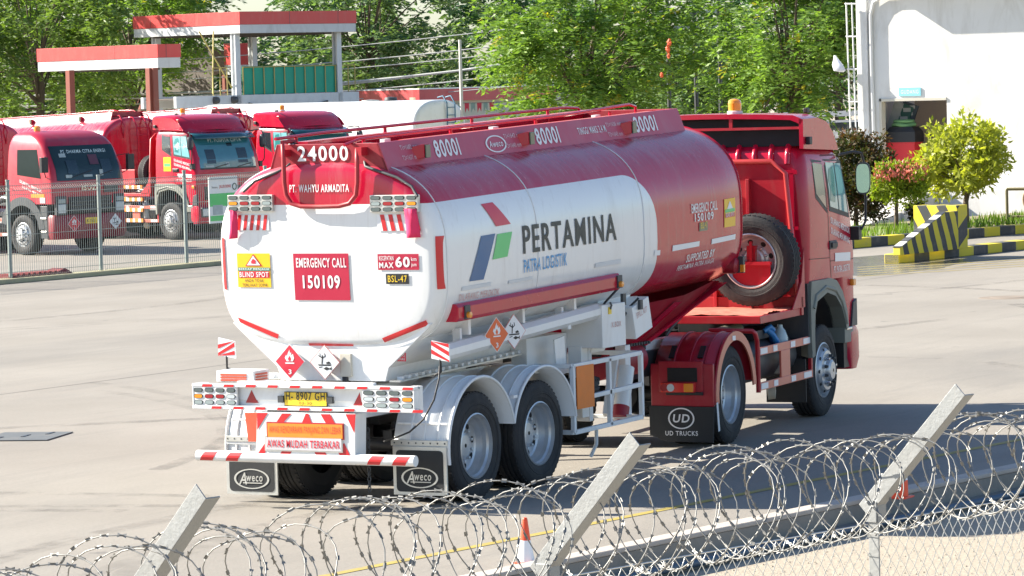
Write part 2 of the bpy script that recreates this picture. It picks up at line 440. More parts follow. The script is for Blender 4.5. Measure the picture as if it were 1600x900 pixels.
# light clusters high on the rear, striped stickers and ribbons under them
def lamp_cluster(mb, y0, y1, z0, z1, x, th, order, plate=white):
    # a white plate with 4 by 3 slotted lamps; order lists the 12 lens materials row by row
    mb.bx(x, x+th, y0, y1, z0, z1, plate)
    w = (y1-y0)/4; h = (z1-z0)/3
    for r_ in range(3):
        for c_ in range(4):
            cy, cz = y0+w*(c_+.5), z1-h*(r_+.5)
            for (mm, sx, off) in ((hole, .42, .003), (order[r_*4+c_], .36, .007)):
                a, b = abs(w)*sx, h*(sx-.07); rr = b
                pts = [(x-off, cy+(a-rr)*sg+rr*math.cos(t)*1, cz+rr*math.sin(t)) for sg, ts in ((1, range(-90, 91, 30)), (-1, range(90, 271, 30))) for t in [math.radians(q) for q in ts]]
                mb.poly(pts, mm)
for (a, b, c_, d, orr) in ((356, 305, 425, 331, 0), (578, 305, 652, 332, 1)):
    y0, z0 = rp(a, d, .46); y1, z1 = rp(c_, b, .46); z1 = rp(a, b, .46)[1]
    L = [darklens]*4+([amber, redlens, redlens, greylens] if not orr else [greylens, redlens, redlens, amber])+[darklens]*4
    s = MB(); lamp_cluster(s, y0, y1, z0, z1, .46, .05, L, alum)
    s.bx(.51, .72, min(y0, y1)+.05, min(y0, y1)+.12, z0+.03, z0+.08, whitemetal); s.bx(.51, .72, max(y0, y1)-.12, max(y0, y1)-.05, z0+.03, z0+.08, whitemetal)
    P(s, "light_cluster", bevel=.004)
    s = MB()
    p0, p1 = ((376, 338), (427, 362)) if not orr else ((597, 337), (660, 363))
    ya, zb = rp(p0[0], p1[1]); yb, zt = rp(p1[0], p0[1])
    s.patch(RF, ya, yb, zb, zt, twhite, 4, 4)
    for k in range(5):
        u = ya+(yb-ya)*(k+.35)/5; w_ = (yb-ya)*.1; sh = -(yb-ya)*.07
        s.add([RF2(u, zt), RF2(u+w_, zt), RF2(u+w_+sh*(1 if not orr else -1), zb), RF2(u+sh*(1 if not orr else -1), zb)], [(0, 1, 2, 3)], tred)
    P(s, "striped_sticker", tank)
    s = MB(); q = ((361, 328), (371, 330), (369, 372), (355, 374)) if not orr else ((633, 326), (651, 326), (655, 371), (633, 372))
    pts = []
    for j in range(6):
        v = j/5
        for i in range(5):
            u = i/4; pa = [q[0][k]+(q[3][k]-q[0][k])*v for k in (0, 1)]; pb = [q[1][k]+(q[2][k]-q[1][k])*v for k in (0, 1)]
            yy, zz = rp(pa[0]+(pb[0]-pa[0])*u, pa[1]+(pb[1]-pa[1])*u, .46); pts.append((.435+.02*math.sin(i*1.7+j*.5)+.05*v, yy, zz))
    s.add(pts, [(j*5+i, j*5+i+1, j*5+i+6, j*5+i+5) for j in range(5) for i in range(4)], ribbonm, True)
    o = P(s, "ribbon"); so_ = o.modifiers.new("thick", 'SOLIDIFY'); so_.thickness = .004

# ---- side markings
def sfn(off): return side_fn(off)
SF, SF2, SF3 = side_fn(.006), side_fn(.009), side_fn(.012)
def spoly(mb, pts, mat, fn=SF):
    q = [yp(*p, -1.235) for p in pts]
    if len(q) == 4:
        mb.patch(lambda u, v: fn(*[(q[0][i]*(1-u)+q[1][i]*u)*(1-v)+(q[3][i]*(1-u)+q[2][i]*u)*v for i in (0, 1)]), 0, 1, 0, 1, mat, 3, 4)
def stext(mb, t, p0, p1, h, mat, bold=.02, fn=SF2, shear=0):
    # p0, p1: lower left and lower right pixel of the baseline; h in metres
    (xa, za), (xb, zb) = yp(*p0, -1.235), yp(*p1, -1.235)
    mb.text(t, lambda u, v: fn(u, v+(zb-za)*(u-xa)/(xb-xa)), xa, za, xb-xa, h, mat, bold, shear)
s = MB()
spoly(s, [(766, 318), (784, 315), (804, 349), (781, 353)], redp); spoly(s, [(757, 368), (779, 364), (760, 436), (738, 439)], bluep); spoly(s, [(782, 365), (805, 361), (797, 400), (774, 405)], greenp)
P(s, "emblem", tank, label="emblem of a red, a blue and a green slanted block")
s = MB(); stext(s, "PERTAMINA", (822, 396), (967, 374), .275, darkprint, .02); P(s, "lettering", tank, label="large dark capital lettering on the white flank")
s = MB(); stext(s, "PATRA LOGISTIK", (823, 426), (890, 414), .13, lightblue, .02); P(s, "lettering", tank, label="light blue lettering below the large dark capitals")
s = MB(); stext(s, "DILARANG MEROKOK", (724, 470), (787, 460), .065, fadedred, .0); P(s, "lettering", tank, label="small faded red lettering")
s = MB(); stext(s, "EMERGENCY CALL", (1084, 333), (1124, 327), .10, whitep, .03); stext(s, "150109", (1089, 346), (1118, 342), .085, whitep, .03); P(s, "lettering", tank, label="white emergency call lettering on the red flank")
s = MB(); stext(s, "SUPPORTED BY", (1080, 410), (1123, 400), .085, whitep, .02); stext(s, "PERTAMINA PATRA NIAGA", (1070, 423), (1126, 410), .055, whitep, .005); P(s, "lettering", tank, label="white supported by lettering low on the red flank")
s = MB(); spoly(s, [(1096, 348), (1109, 346), (1109, 359), (1096, 361)], darkgreen); stext(s, "BSL-47", (1098, 357), (1108, 355), .07, plateyellow, .01, SF2); P(s, "number_tag", tank)
s = MB(); spoly(s, [(1135, 311), (1152, 308), (1152, 352), (1135, 355)], yellow); spoly(s, [(1136, 334), (1151, 331), (1151, 337), (1136, 340)], redp, SF2); spoly(s, [(1136, 327), (1151, 324), (1151, 329), (1136, 332)], greenp, SF2)
spoly(s, [(1139, 326), (1148, 325), (1144, 314), (1143, 314)], whitep, SF2); stext(s, "BLIND SPOT", (1137, 339), (1150, 336), .045, whitep, .01, SF3); P(s, "warning_sign", tank)
for q in ([(1055, 383), (1097, 376), (1097, 384), (1055, 392)], [(1116, 373), (1153, 365), (1153, 373), (1116, 381)], [(1027, 391), (1036, 390), (1036, 398), (1027, 399)]):
    s = MB(); spoly(s, q, twhite); P(s, "reflective_strip", tank)
for q in ([(727, 448), (772, 440), (772, 446), (727, 454)], [(800, 438), (838, 431), (838, 436), (800, 443)], [(935, 411), (975, 404), (975, 411), (935, 418)]):
    s = MB(); spoly(s, q, pm("worn_white_tape", (.66, .67, .67), .5)); P(s, "reflective_strip", tank)

# ---- catwalk coaming on top
s = MB()
CY0, CY1 = .42, -.72      # left and right top edges
s.prism([(.65, -.77, 2.963), (.65, -.60, 3.43), (.65, -.57, 3.43), (.65, -.72, 2.963)], (6.47, 0, 0), pm('sky_lit_red_paint', (.47, .045, .08), .4, coat=.2, var=.08, ns=2, dirt=.25, dirtcol=(.45, .30, .30)))  # right wall tinted pinker to imitate sky light falling on it
s.prism([(.65, .70, 2.963), (.65, .53, 3.43), (.65, .50, 3.43), (.65, .65, 2.963)], (6.47, 0, 0), red)
# rear and front walls, bowed at the right end
for xw, sg in ((.65, 1), (7.08, -1)):
    pts = [(xw, .53, 3.43), (xw, .69, 3.0), (xw, .0, 3.05), (xw, -.76, 3.0), (xw, -.69, 3.18), (xw, -.60, 3.43)]
    s.prism(pts, (.04*sg, 0, 0), redmatt)
s.bx(.69, 7.08, -.60, .52, 3.20, 3.23, redmatt)
coaming = P(s, "catwalk", tilt=True, bevel=.006)
s = MB()
def ctext(mb, t, px0, py0, px1, py1, mat, bold, x=.642):
    y0, z0 = rp(px0, py1, x); y1, _ = rp(px1, py1, x); z1 = rp(px0, py0, x)[1]
    mb.text(t, lambda u, v: (x, u, v), y0, z0, y1-y0, z1-z0, mat, bold)
ctext(s, "24000", 474, 231, 553, 255, whitep, .03); P(s, "lettering", coaming, label="white capacity number 24000")
def cs_fn(off):   # the right coaming wall leans: y from z
    return lambda x, z: (x, -.60-(3.43-z)*.364-off, z)
def cpt(px, py):
    for y in (-.66,):
        d = pray(px, py); y_ = y
        for _ in range(6):
            p = CAM + d*((y_-CAM.y)/d.y); z = p.z-.031*p.x; y_ = -.60-(3.43-z)*.364
    return p.x, z
def cst(mb, t, p0, p1, h, mat, bold=.02, shear=0):
    (xa, za), (xb, zb) = cpt(*p0), cpt(*p1)
    F = cs_fn(.006); mb.text(t, lambda u, v: F(u, v+(zb-za)*(u-xa)/(xb-xa)), xa, za, xb-xa, h, mat, bold, shear)
for (a, b) in (((691, 246), (730, 241)), ((848, 226), (885, 222)), ((1001, 207), (1036, 203))):
    s = MB(); cst(s, "8000l", a, b, .17, whitep, .035, .12); P(s, "lettering", coaming, label="white capacity lettering 8000 l")
s = MB()
for (t, a, b, h) in (("T1=1682 mm", (634, 234), (660, 231), .045), ("T2=1637 mm", (638, 250), (662, 247), .045), ("T1=1642 mm", (795, 216), (821, 213), .045), ("T2=1640 mm", (798, 231), (822, 228), .045), ("T1=1636 mm", (954, 198), (977, 195), .045), ("T2=1643 mm", (958, 213), (980, 211), .045)):
    cst(s, t, a, b, h, pm("pale_pink_print", (.68, .50, .52), .5), .015)
cst(s, "TINGGI MAKS 3,4 M", (912, 212), (955, 207), .085, whitep, .02)
P(s, "lettering", coaming, label="small white lettering with depths and height limit")
s = MB(); ox, oz = cpt(782, 224); F = cs_fn(.006)
for k in range(28):
    t0, t1 = 2*math.pi*k/28, 2*math.pi*(k+1)/28
    s.add([F(ox+.21*q*math.cos(t), oz+.085*q*math.sin(t)) for t, q in ((t0, 1), (t1, 1), (t1, .86), (t0, .86))], [(0, 1, 2, 3)], whitep)
s.text("Aweco", F, ox-.14, oz-.03, .28, .065, whitep, .01, .2); P(s, "emblem", coaming, label="oval maker's emblem")
for (px, py) in ((672, 236), (834, 216), (993, 199)):
    x, z = cpt(px, py); y = -.60-(3.43-z)*.364
    x -= .13
    s = MB(); s.prism([(x-.10, y+.01, z-.07), (x+.09, y+.01, z-.07), (x+.09, y-.075, z-.05), (x-.02, y-.075, z-.05)], (0, 0, .13), red)
    s.bx(x-.005, x+.085, y-.092, y-.076, z-.055, z+.07, darkgreen)
    P(s, "side_lamp", coaming, bevel=.004)
# folded handrails, manhole lids and pipes on the catwalk
s = MB()
s.tube([(.52, .46, 3.49), (1.4, .46, 3.50), (6.5, .46, 3.49), (6.8, .46, 3.47), (6.95, .46, 3.40)], .016, red, 8)
s.tube([(.52, -.30, 3.42), (.8, -.30, 3.46), (5.1, -.28, 3.47), (6.7, -.22, 3.50), (6.9, -.20, 3.47), (6.9, -.20, 3.40)], .016, red, 8)
for x in (.6, 2.3, 4.1, 5.8):
    s.tube([(x+.3, .46, 3.49), (x+.3, .46, 3.22)], .018, red, 8); s.tube([(x+.3, -.29, 3.46), (x+.3, -.29, 3.22)], .018, red, 8)
s.bx(.72, 6.9, .22, .36, 3.42, 3.45, red)
P(s, "handrail", tilt=True)
for x in (1.4, 3.6, 5.9):
    s = MB(); s.lathe([(0, .17), (.2, .16), (.25, .10), (.25, 0)], (x, -.12, 3.22), (0, 0, 1), alum, 24); s.box((x+.2, -.12, 3.40), (.12, .05, .04), whitemetal)
    P(s, "manhole_lid", tilt=True)
s = MB(); s.bx(1.3, 6.7, -.50, -.44, 3.38, 3.425, orangered); P(s, "walkway_strip", tilt=True)
# guard loop hanging over the rear, hoses and brackets
s = MB()
lp = [rp(*q, .44) for q in ((441, 222), (443, 250), (444, 285), (447, 305), (455, 318), (470, 322.5), (500, 323), (530, 322), (546, 318), (556, 305), (558, 285), (558, 255), (557, 235))]
s.tube([(.66, lp[0][0], lp[0][1]-.0)]+[(.44, y, z) for y, z in lp]+[(.66, lp[-1][0], lp[-1][1]-.0)], .022, pm("rusty_red_pipe", (.36, .022, .03), .5, dirt=.4), 10)
for (a, b) in (((437, 234), (446, 245)), ((556, 230), (566, 243))):
    y0, z0 = rp(a[0], b[1], .45); y1, z1 = rp(b[0], a[1], .45); s.bx(.43, .56, y0, y1, z0, z1, redframe)
P(s, "guard_loop")
s = MB()
s.tube([(0.64, *rp(575, 247, 0.64)), (0.57, *rp(569, 250, 0.57)), (0.52, *rp(571, 260, 0.52)), (0.50, *rp(588, 266, 0.50)), (0.48, *rp(620, 277, 0.48)), (0.48, *rp(643, 291, 0.48)), (0.44, *rp(652, 307, 0.44))], .014, darkgrey, 8)
s.tube([(0.64, *rp(463, 248, 0.64)), (0.57, *rp(457, 252, 0.57)), (0.54, *rp(447, 262, 0.54)), (0.50, *rp(430, 270, 0.50)), (0.48, *rp(398, 283, 0.48)), (0.46, *rp(380, 300, 0.46))], .014, darkgrey, 8)
s.tube([(0.65, *rp(575, 247, 0.65)), (0.60, *rp(568, 251, 0.60))], .02, alum, 8); s.tube([(0.65, *rp(463, 248, 0.65)), (0.60, *rp(456, 254, 0.60))], .02, alum, 8)
P(s, "cable")
for q in ((578, 229), (460, 229)):
    s = MB(); y, z = rp(*q, .64); s.bx(.59, .648, y-.05, y+.05, z-.03, z+.04, black); s.bx(.582, .59, y-.03, y+.035, z-.005, z+.028, twhite); P(s, "work_lamp", bevel=.004)

# ---- tank cradle, skirts and chassis under the tank
s = MB()
pr = [(1.10, 1.72), (1.04, 1.66), (.62, 1.30), (.58, 1.17), (-.58, 1.17), (-.62, 1.30), (-1.04, 1.66), (-1.10, 1.72), (-.85, 1.74), (.85, 1.74)]
s.prism([(.62, y, z) for y, z in pr], (3.05, 0, 0), white)
P(s, "cradle", tilt=True, bevel=.006)
s = MB()
for sg in (1, -1):
    s.bx(.62, 3.6, sg*.62, sg*.74, 1.165, 1.18, alum)
    for k in range(22): s.bx(.7+k*.13, .75+k*.13, sg*.66, sg*.71, 1.18, 1.21, whitemetal)
P(s, "bolted_flange", tilt=True)
s = MB()
for sg in (1, -1): s.bx(.12, 7.6, sg*.40-.06, sg*.40+.06, .86, 1.15, blackmetal if 0 else whitemetal)
for x in (.3, 1.3, 2.6, 3.8, 4.6): s.bx(x, x+.1, -.4, .4, .9, 1.1, blackmetal)
s.bx(.06, .12, -.75, .75, 1.04, 1.22, whitemetal)
P(s, "chassis", bevel=.005)
s = MB()
for x in (1.26, 2.55):
    s.cyl((x, -.9, .52), (x, .9, .52), .07, blackmetal, 12)
    for sg in (1, -1):
        s.bx(x-.45, x+.45, sg*.45-.05, sg*.45+.05, .62, .70, blackmetal); s.cyl((x, sg*.2, .35), (x+.15, sg*.2, .72), .045, blackmetal, 10)
P(s, "axle")
# ---- rear light bar
ZT, ZB = 1.195, .952
s = MB()
W_ = 1.225
s.bx(.0, .10, -W_, W_, ZT-.032, ZT, white); s.bx(.0, .10, -W_, W_, ZB, ZB+.036, white); s.bx(.07, .10, -W_, W_, ZB, ZT, white)
s.bx(.10, .16, -W_, -W_+.10, ZB, ZT, white); s.bx(.10, .16, W_-.10, W_, ZB, ZT, white)
for sg in (1, -1): s.bx(.0, .1, sg*W_-sg*.004, sg*W_-sg*.02, ZB+.036, ZT-.032, white)
bar = P(s, "light_bar", bevel=.006)
s = MB()
for k in range(10):
    y = 1.11-k*.245
    for z0, z1, sh in ((ZT-.029, ZT-.003, .0), (ZB+.004, ZB+.03, -.10)):
        s.add([(-.003, y+sh, z0), (-.003, y+sh-.11, z0), (-.003, y+sh-.12, z1), (-.003, y+sh-.01, z1)], [(0, 1, 2, 3)], tred)
P(s, "reflective_tape", bar)
lens = [greylens, greylens, greylens, greylens]
s = MB(); lamp_cluster(s, 1.215, .725, ZB+.036, ZT-.032, .004, .03, [darklens]*4+[amber, redlens, redlens, clearlens]+[greylens]*4); P(s, "light_cluster", bar)
s = MB(); lamp_cluster(s, -.66, -1.215, ZB+.036, ZT-.032, .004, .03, [darklens]*4+[clearlens, clearlens, redlens, amber]+[greylens]*4); P(s, "light_cluster", bar)
for (a, b, c_) in (((385, 629), (404, 629.5), (394, 609)), ((553, 633), (567, 633.5), (563, 613))):
    s = MB(); s.prism([(.07, *rp(*q, .07)) for q in (a, b, c_)], (-.012, 0, 0), redlens); P(s, "triangle_reflector", bar)
y0, z0 = rp(445, 634, .05); y1, z1 = rp(511, 613, .05)
s = MB(); s.bx(.045, .055, y0, y1, z0, z1, black); s.bx(.042, .05, y0-.006*1, y1+.006, z0+.006, z1-.006, plateyellow)
s.text("H- 8907 GH", lambda u, v: (.038, u, v), y0-.02, z0+.055, (y1-y0)+.04, .08, black, .02); s.text("03-30", lambda u, v: (.038, u, v), (y0+y1)/2+.07, z0+.014, -.14, .026, black, .0)
for yy in (y0+.035, y1-.035): s.bx(.03, .07, yy-.03, yy+.03, z0+.03, z1-.04, darkgrey)
P(s, "licence_plate", bar)
# ---- chevron panel, warning plates and bumper tube
s = MB()
q = [(.50, .935), (.53, .455), (-.565, .455), (-.585, .935)]
s.prism([(.0, y, z) for y, z in q], (.20, 0, 0), white)
chev = P(s, "chevron_panel", bevel=.006)
s = MB()
def cq(pts): s.add([(-.004, *rp(*p, 0)) for p in pts], [tuple(range(len(pts)))], tred)
cq([(402, 645), (419, 645), (402, 672)]); cq([(441, 646), (456, 646), (440, 663), (430, 663)]); cq([(478, 646), (482, 646), (488, 663), (471, 663)])
cq([(501, 647), (516, 647), (525, 664), (511, 664)]); cq([(540, 647), (556, 647), (554, 677)])
cq([(416, 690), (416, 702), (411, 720), (396, 719)]); cq([(442, 702), (458, 702), (447, 721), (432, 721)]); cq([(490, 702), (507, 703), (516, 723), (499, 723)]); cq([(527, 703), (538, 692), (553, 724), (537, 724)]); cq([(474, 716), (478, 721.5), (470, 721.5)])
P(s, "stripe", chev)
for (p0, p1, m1, m2, t, bd, tm) in (((418, 661.5), (537.5, 684.5), redframe, orangeplate, "AWAS KENDARAAN PANJANG DAN LEBAR", .01, orangered), ((415, 683.5), (536, 704), alum, pm("pale_grey_plate", (.60, .56, .57), .5), "AWAS MUDAH TERBAKAR", .03, redp)):
    y0, z0 = rp(p0[0], p1[1], 0); y1, z1 = rp(p1[0], p0[1], 0)
    s = MB(); s.bx(-.012, .0, y0, y1, z0, z1, m1); s.bx(-.015, -.011, y0-.012, y1+.012, z0+.012, z1-.012, m2)
    s.text(t, lambda u, v: (-.018, u, v), y0-.03, z0+.035, (y1-y0)+.06, (z1-z0)-.07, tm, bd); P(s, "warning_plate", chev)
s = MB(); ZBP = .503
s.tube([(.03, 1.20, ZBP), (.03, -1.20, ZBP)], .052, white, 20)
bump = P(s, "bumper", bevel=.004)
s = MB()
for (a, b) in ((315, 335), (355, 374), (576, 596), (615, 636)):
    ya, _ = rp(a, 715, -.02); yb, _ = rp(b, 715, -.02)
    vs = []
    for j in range(6):
        t = math.radians(130+j*20); sh = .03*(j-2.5)/2.5
        vs += [(.03+.0545*math.cos(t), ya+sh, ZBP+.0545*math.sin(t)), (.03+.0545*math.cos(t), yb+sh, ZBP+.0545*math.sin(t))]
    s.add(vs, [(2*j, 2*j+1, 2*j+3, 2*j+2) for j in range(5)], tred)
P(s, "stripe", bump)
# ---- hazard diamonds
def diamond(name, centre, ex, ey, size, kind, parent=None, tilt=False, lab=None):
    c = Vector(centre); ex = Vector(ex).normalized(); ey = Vector(ey).normalized(); n = ex.cross(ey).normalized()
    def F(u, v, off=0): return c+ex*u*size+ey*v*size+n*off
    bgm = {'flame': redp, 'orange': pm("orange_red_sign", (.72, .12, .02), .4, coat=.2), 'fish': pm("white_sign", (.78, .78, .78), .4, coat=.2)}[kind]
    fg = black if kind == 'fish' else whitep; brd = whitep if kind != 'fish' else pm("pale_red_border", (.62, .22, .2), .4)
    s = MB(); s.prism([F(0, 1, -.004), F(-1, 0, -.004), F(0, -1, -.004), F(1, 0, -.004)], n*.004, brd)
    s.poly([F(0, .95, .002), F(-.95, 0, .002), F(0, -.95, .002), F(.95, 0, .002)], bgm)
    if kind != 'fish':
        s.poly([F(x, y, .004) for x, y in ((-.2, .02), (-.32, .22), (-.22, .4), (-.18, .28), (-.1, .5), (0, .68), (.02, .45), (.1, .55), (.12, .35), (.22, .45), (.3, .2), (.2, .02))], fg)
        s.poly([F(x, y, .005) for x, y in ((-.06, .04), (-.12, .16), (0, .34), (.1, .16), (.06, .04))], bgm)
        s.poly([F(x, y, .004) for x, y in ((-.3, -.12), (.3, -.12), (.3, -.05), (-.3, -.05))], fg)
        s.text("3", lambda u, v: F(u, v, .004), -.1, -.72, .2, .28, fg, .03)
    else:
        for pts in (((-.22, -.1), (-.14, -.1), (-.10, .4), (-.17, .42)), ((-.15, .18), (.08, .34), (.06, .39), (-.15, .25)), ((-.13, .2), (-.42, .36), (-.4, .41), (-.14, .28)), ((-.3, .32), (-.32, .52), (-.28, .52), (-.26, .3)), ((.02, .32), (-.02, .52), (.02, .52), (.08, .34)), ((-.45, -.12), (.45, -.12), (.4, -.2), (-.4, -.2)),
                    ((-.1, -.36), (.1, -.26), (.34, -.34), (.46, -.24), (.44, -.46), (.32, -.39), (.1, -.46)), ((.1, .0), (.3, .06), (.42, -.08), (.12, -.1)), ((-.4, -.28), (-.15, -.24), (-.16, -.28), (-.38, -.33))):
            s.poly([F(x, y, .004) for x, y in pts], fg)
    return P(s, name, parent, tilt=tilt, label=lab)
for (cx, cy, hw, kind, lab) in ((453, 565, 24, 'flame', "red diamond hazard sign with a white flame"), (507.5, 566, 24, 'fish', "white diamond hazard sign with a dead tree and fish")):
    y, z = rp(cx, cy, .50); diamond("hazard_sign", (.50, y, z), (0, -1, 0), (0, 0, 1), .168, kind, lab=lab)
s = MB(); s.bx(.51, .64, .38, .43, 1.28, 1.45, whitemetal); s.bx(.51, .64, -.01, .04, 1.28, 1.45, whitemetal)
y, z = rp(540, 572, .57); s.bx(.55, .63, y-.07, y+.05, z-.10, z+.12, pm("beige_plastic", (.55, .52, .44), .5)); s.bx(.55, .62, y-.02, y+.03, z-.2, z-.10, black)
P(s, "bracket", bevel=.004)
for (cx, cy, kind, lab) in ((776, 523, 'orange', "orange diamond hazard sign on the side duct"), (803, 518, 'fish', "white diamond hazard sign on the side duct")):
    d = pray(cx, cy); p = CAM+d*((-1.20-CAM.y)/d.y); diamond("hazard_sign", (p.x, -1.20, p.z), (1, -.25, 0), (0, 0, 1), .172, kind, lab=lab)
# small stickers on the cradle
s = MB(); y, z = rp(626, 558, .61); s.bx(.61, .616, y-.055, y+.055, z-.04, z+.04, redp); s.text("AWAS", lambda u, v: (.608, u, v), y+.045, z+.004, -.09, .026, whitep, .01); s.text("PANAS", lambda u, v: (.608, u, v), y+.045, z-.03, -.09, .024, whitep, .01); P(s, "warning_sign")
s = MB(); y, z = rp(434, 553, .61)
s.tube([(.61, y+.055*math.cos(t), z+.035*math.sin(t)) for t in [i*math.pi/10 for i in range(20)]], .006, lightblue, 5, closed=True); P(s, "emblem")
# red and white square markers at the corners
for (cx, cy, mir) in ((353, 543, 1), (687, 548, -1)):
    y, z = rp(cx, cy, .55); s = MB(); a = .10
    F = lambda u, v, o=0, y=y, z=z: (.55-o, y-u*a*1.15+.0, z+v*a)
    s.prism([F(-.8, -.75), F(.9, -1.05), F(.85, .6), F(-.75, .95)], (.02, 0, 0), twhite)
    for k in (-1.25, -.45, .35):
        lo = lambda u: (k+.9*u*1*mir*-1); 
        pts = []
        for u in (-.78, .87): pts.append((u, k+.62*(u if mir > 0 else u)))
        for u in (.87, -.78): pts.append((u, k+.42+.62*u))
        cl = [(u, max(-.8-(.15*(u+.8)), min(.9-.15*(u+.8), v))) for u, v in pts] if mir > 0 else [(u, max(-.8-.15*(u+.8), min(.9-.15*(u+.8), -v))) for u, v in pts]
        s.poly([F(u, v, .003) for u, v in cl], tred)
    s.tube([(.56, y, z-.08), (.56, y, z-.20), (.62, y+.1*mir*-1, z-.24)], .012, black, 6); P(s, "marker_board")
# lamp box above the bar on the left
s = MB(); s.bx(.12, .40, 1.02, .60, 1.20, 1.31, white); o = P(s, "lamp_box", bevel=.006)
s = MB()
for k in range(3): s.bx(.112, .12, .97, .68, 1.212+k*.026, 1.230+k*.026, orangered)
for k in range(3): s.bx(.15, .36, .594, .6, 1.215+k*.026, 1.232+k*.026, orangered)
P(s, "louvre_lamp", o)
s = MB(); a = rp(385, 645, .3); b = rp(408, 693, .3); s.prism([(.3, *rp(382, 645, .3)), (.3, *rp(403, 645, .3)), (.3, *rp(400, 690, .3)), (.3, *rp(388, 690, .3))], (.05, 0, 0), orangered); P(s, "reflector_plate")
# hose and chain at the rear
s = MB(); hp = [(.55, *rp(687, 572, .55)), (.45, *rp(686, 592, .45)), (.40, *rp(678, 625, .4)), (.38, *rp(662, 655, .38)), (.42, *rp(640, 675, .42)), (.50, *rp(618, 684, .5)), (.6, *rp(600, 690, .6))]
s.tube(hp, .009, black, 6); P(s, "cable")
s = MB(); y, z = rp(577, 745, .3)
for k in range(13):
    c = Vector((.3, y, .75-k*.046)); ax = (1, 0) if k % 2 else (0, 1)
    s.tube([c+Vector((ax[0]*.016*math.cos(t), ax[1]*.016*math.cos(t), .03*math.sin(t))) for t in [i*math.pi/4 for i in range(8)]], .006, darkgrey, 5, closed=True)
P(s, "earth_chain")

# ---- wheels (one built, the others copied)
def wheel_mesh(front=False):
    s = MB(); ax = (0, -1, 0)      # outer side towards -y, centre at origin
    if not front:
        pr = [(.318, .0), (.305, .006), (.298, -.03), (.282, -.05), (.276, -.09), (.266, -.12), (.255, -.15), (.235, -.162), (.17, -.165), (.14, -.155), (.125, -.135), (.10, -.125), (.02, -.12)]
        s.lathe(pr, (0, 0, 0), ax, rimmat, 40)
        for k in range(8):
            t = 2*math.pi*k/8+.2; s.disc((.205*math.cos(t), .1605, .205*math.sin(t)), ax, .033, hole, 14, .026, up=(math.cos(t), 0, math.sin(t)))
        for k in range(10):
            t = 2*math.pi*(k+.5)/10; s.lathe([(.016, 0), (.016, .03), (.0, .034)], (.155*math.cos(t), .158, .155*math.sin(t)), ax, rimmat, 6, False)
    else:
        pr = [(.318, .0), (.305, .006), (.296, -.03), (.284, -.06), (.272, -.03), (.25, .02), (.225, .045), (.16, .05), (.135, .06), (.12, .095), (.10, .11), (.02, .115)]
        s.lathe(pr, (0, 0, 0), ax, rimmat, 40)
        for k in range(10):
            t = 2*math.pi*k/10; s.disc((.245*math.cos(t), -.029, .245*math.sin(t)), (.5*math.cos(t), -1, .5*math.sin(t)), .022, hole, 12)
            t += .3; s.lathe([(.018, 0), (.018, .03), (.013, .06), (.0, .062)], (.165*math.cos(t), -.045, .165*math.sin(t)), ax, darkgrey if k % 3 else chrome, 8, False)
            s.lathe([(.024, 0), (.024, .02), (.0, .02)], (.165*math.cos(t), -.045, .165*math.sin(t)), ax, rimmat, 8, False)
    return s
def tyre_mesh(R=.52, w=.285, y0=.012):
    s = MB(); ax = (0, -1, 0)
    pr = [(.30, -.02), (.325, .0), (.36, .012), (.42, .018), (.46, .012), (R-.03, .0), (R-.012, -.012), (R, -.035)]
    for g in (.085, .135, .185): pr += [(R, -g+.01), (R-.014, -g+.006), (R-.014, -g-.006), (R, -g-.01)]
    pr += [(R, -w+.045), (R-.02, -w+.012), (.42, -w-.016), (.30, -w)]
    s.lathe(pr, (0, 0, 0), ax, tyremat, 56)
    # tread blocks and moulded ribs
    for k in range(56):
        t = 2*math.pi*k/56
        for yy in (.035, .25):
            s.box(((R-.004)*math.cos(t), yy, (R-.004)*math.sin(t)), (.014, .035, .028), tyremat, Matrix.Rotation(-t, 3, 'Y'))
    s.lathe([(.395, .0185), (.40, .0215), (.405, .0185)], (0, 0, 0), ax, tyremat, 56)
    s.text("22.5", lambda u, v: ((.43+v)*math.cos(1.9-u*2.3), -.0195, (.43+v)*math.sin(1.9-u*2.3)), 0, 0, .13, .022, tyremat, .01)
    return s
def add_wheel(parent, loc, front=False, flip=False, dual=True, proto={}):
    key = front
    rot = Matrix.Rotation(math.pi, 4, 'Z') if flip else Matrix.Identity(4)
    mw = Matrix.Translation(loc) @ rot
    if key not in proto:
        w = wheel_mesh(front).build("wheel", parent, mw=mw); t = tyre_mesh().build("tyre", w); proto[key] = w; proto['t'] = t.data
    else:
        w = bpy.data.objects.new("wheel", proto[key].data); COL.objects.link(w); w.parent = parent; w.matrix_local = mw
        t = bpy.data.objects.new("tyre", proto['t']); COL.objects.link(t); t.parent = w
    if dual:
        t2 = bpy.data.objects.new("tyre", proto['t']); COL.objects.link(t2); t2.parent = w; t2.location = (0, .33, 0)
    return w
AX1, AX2 = 1.26, 2.548
for x in (AX1, AX2):
    TR_PARTS.append(add_wheel(tanker, (x, -1.17, .525))); TR_PARTS.append(add_wheel(tanker, (x, 1.17, .525), flip=True))

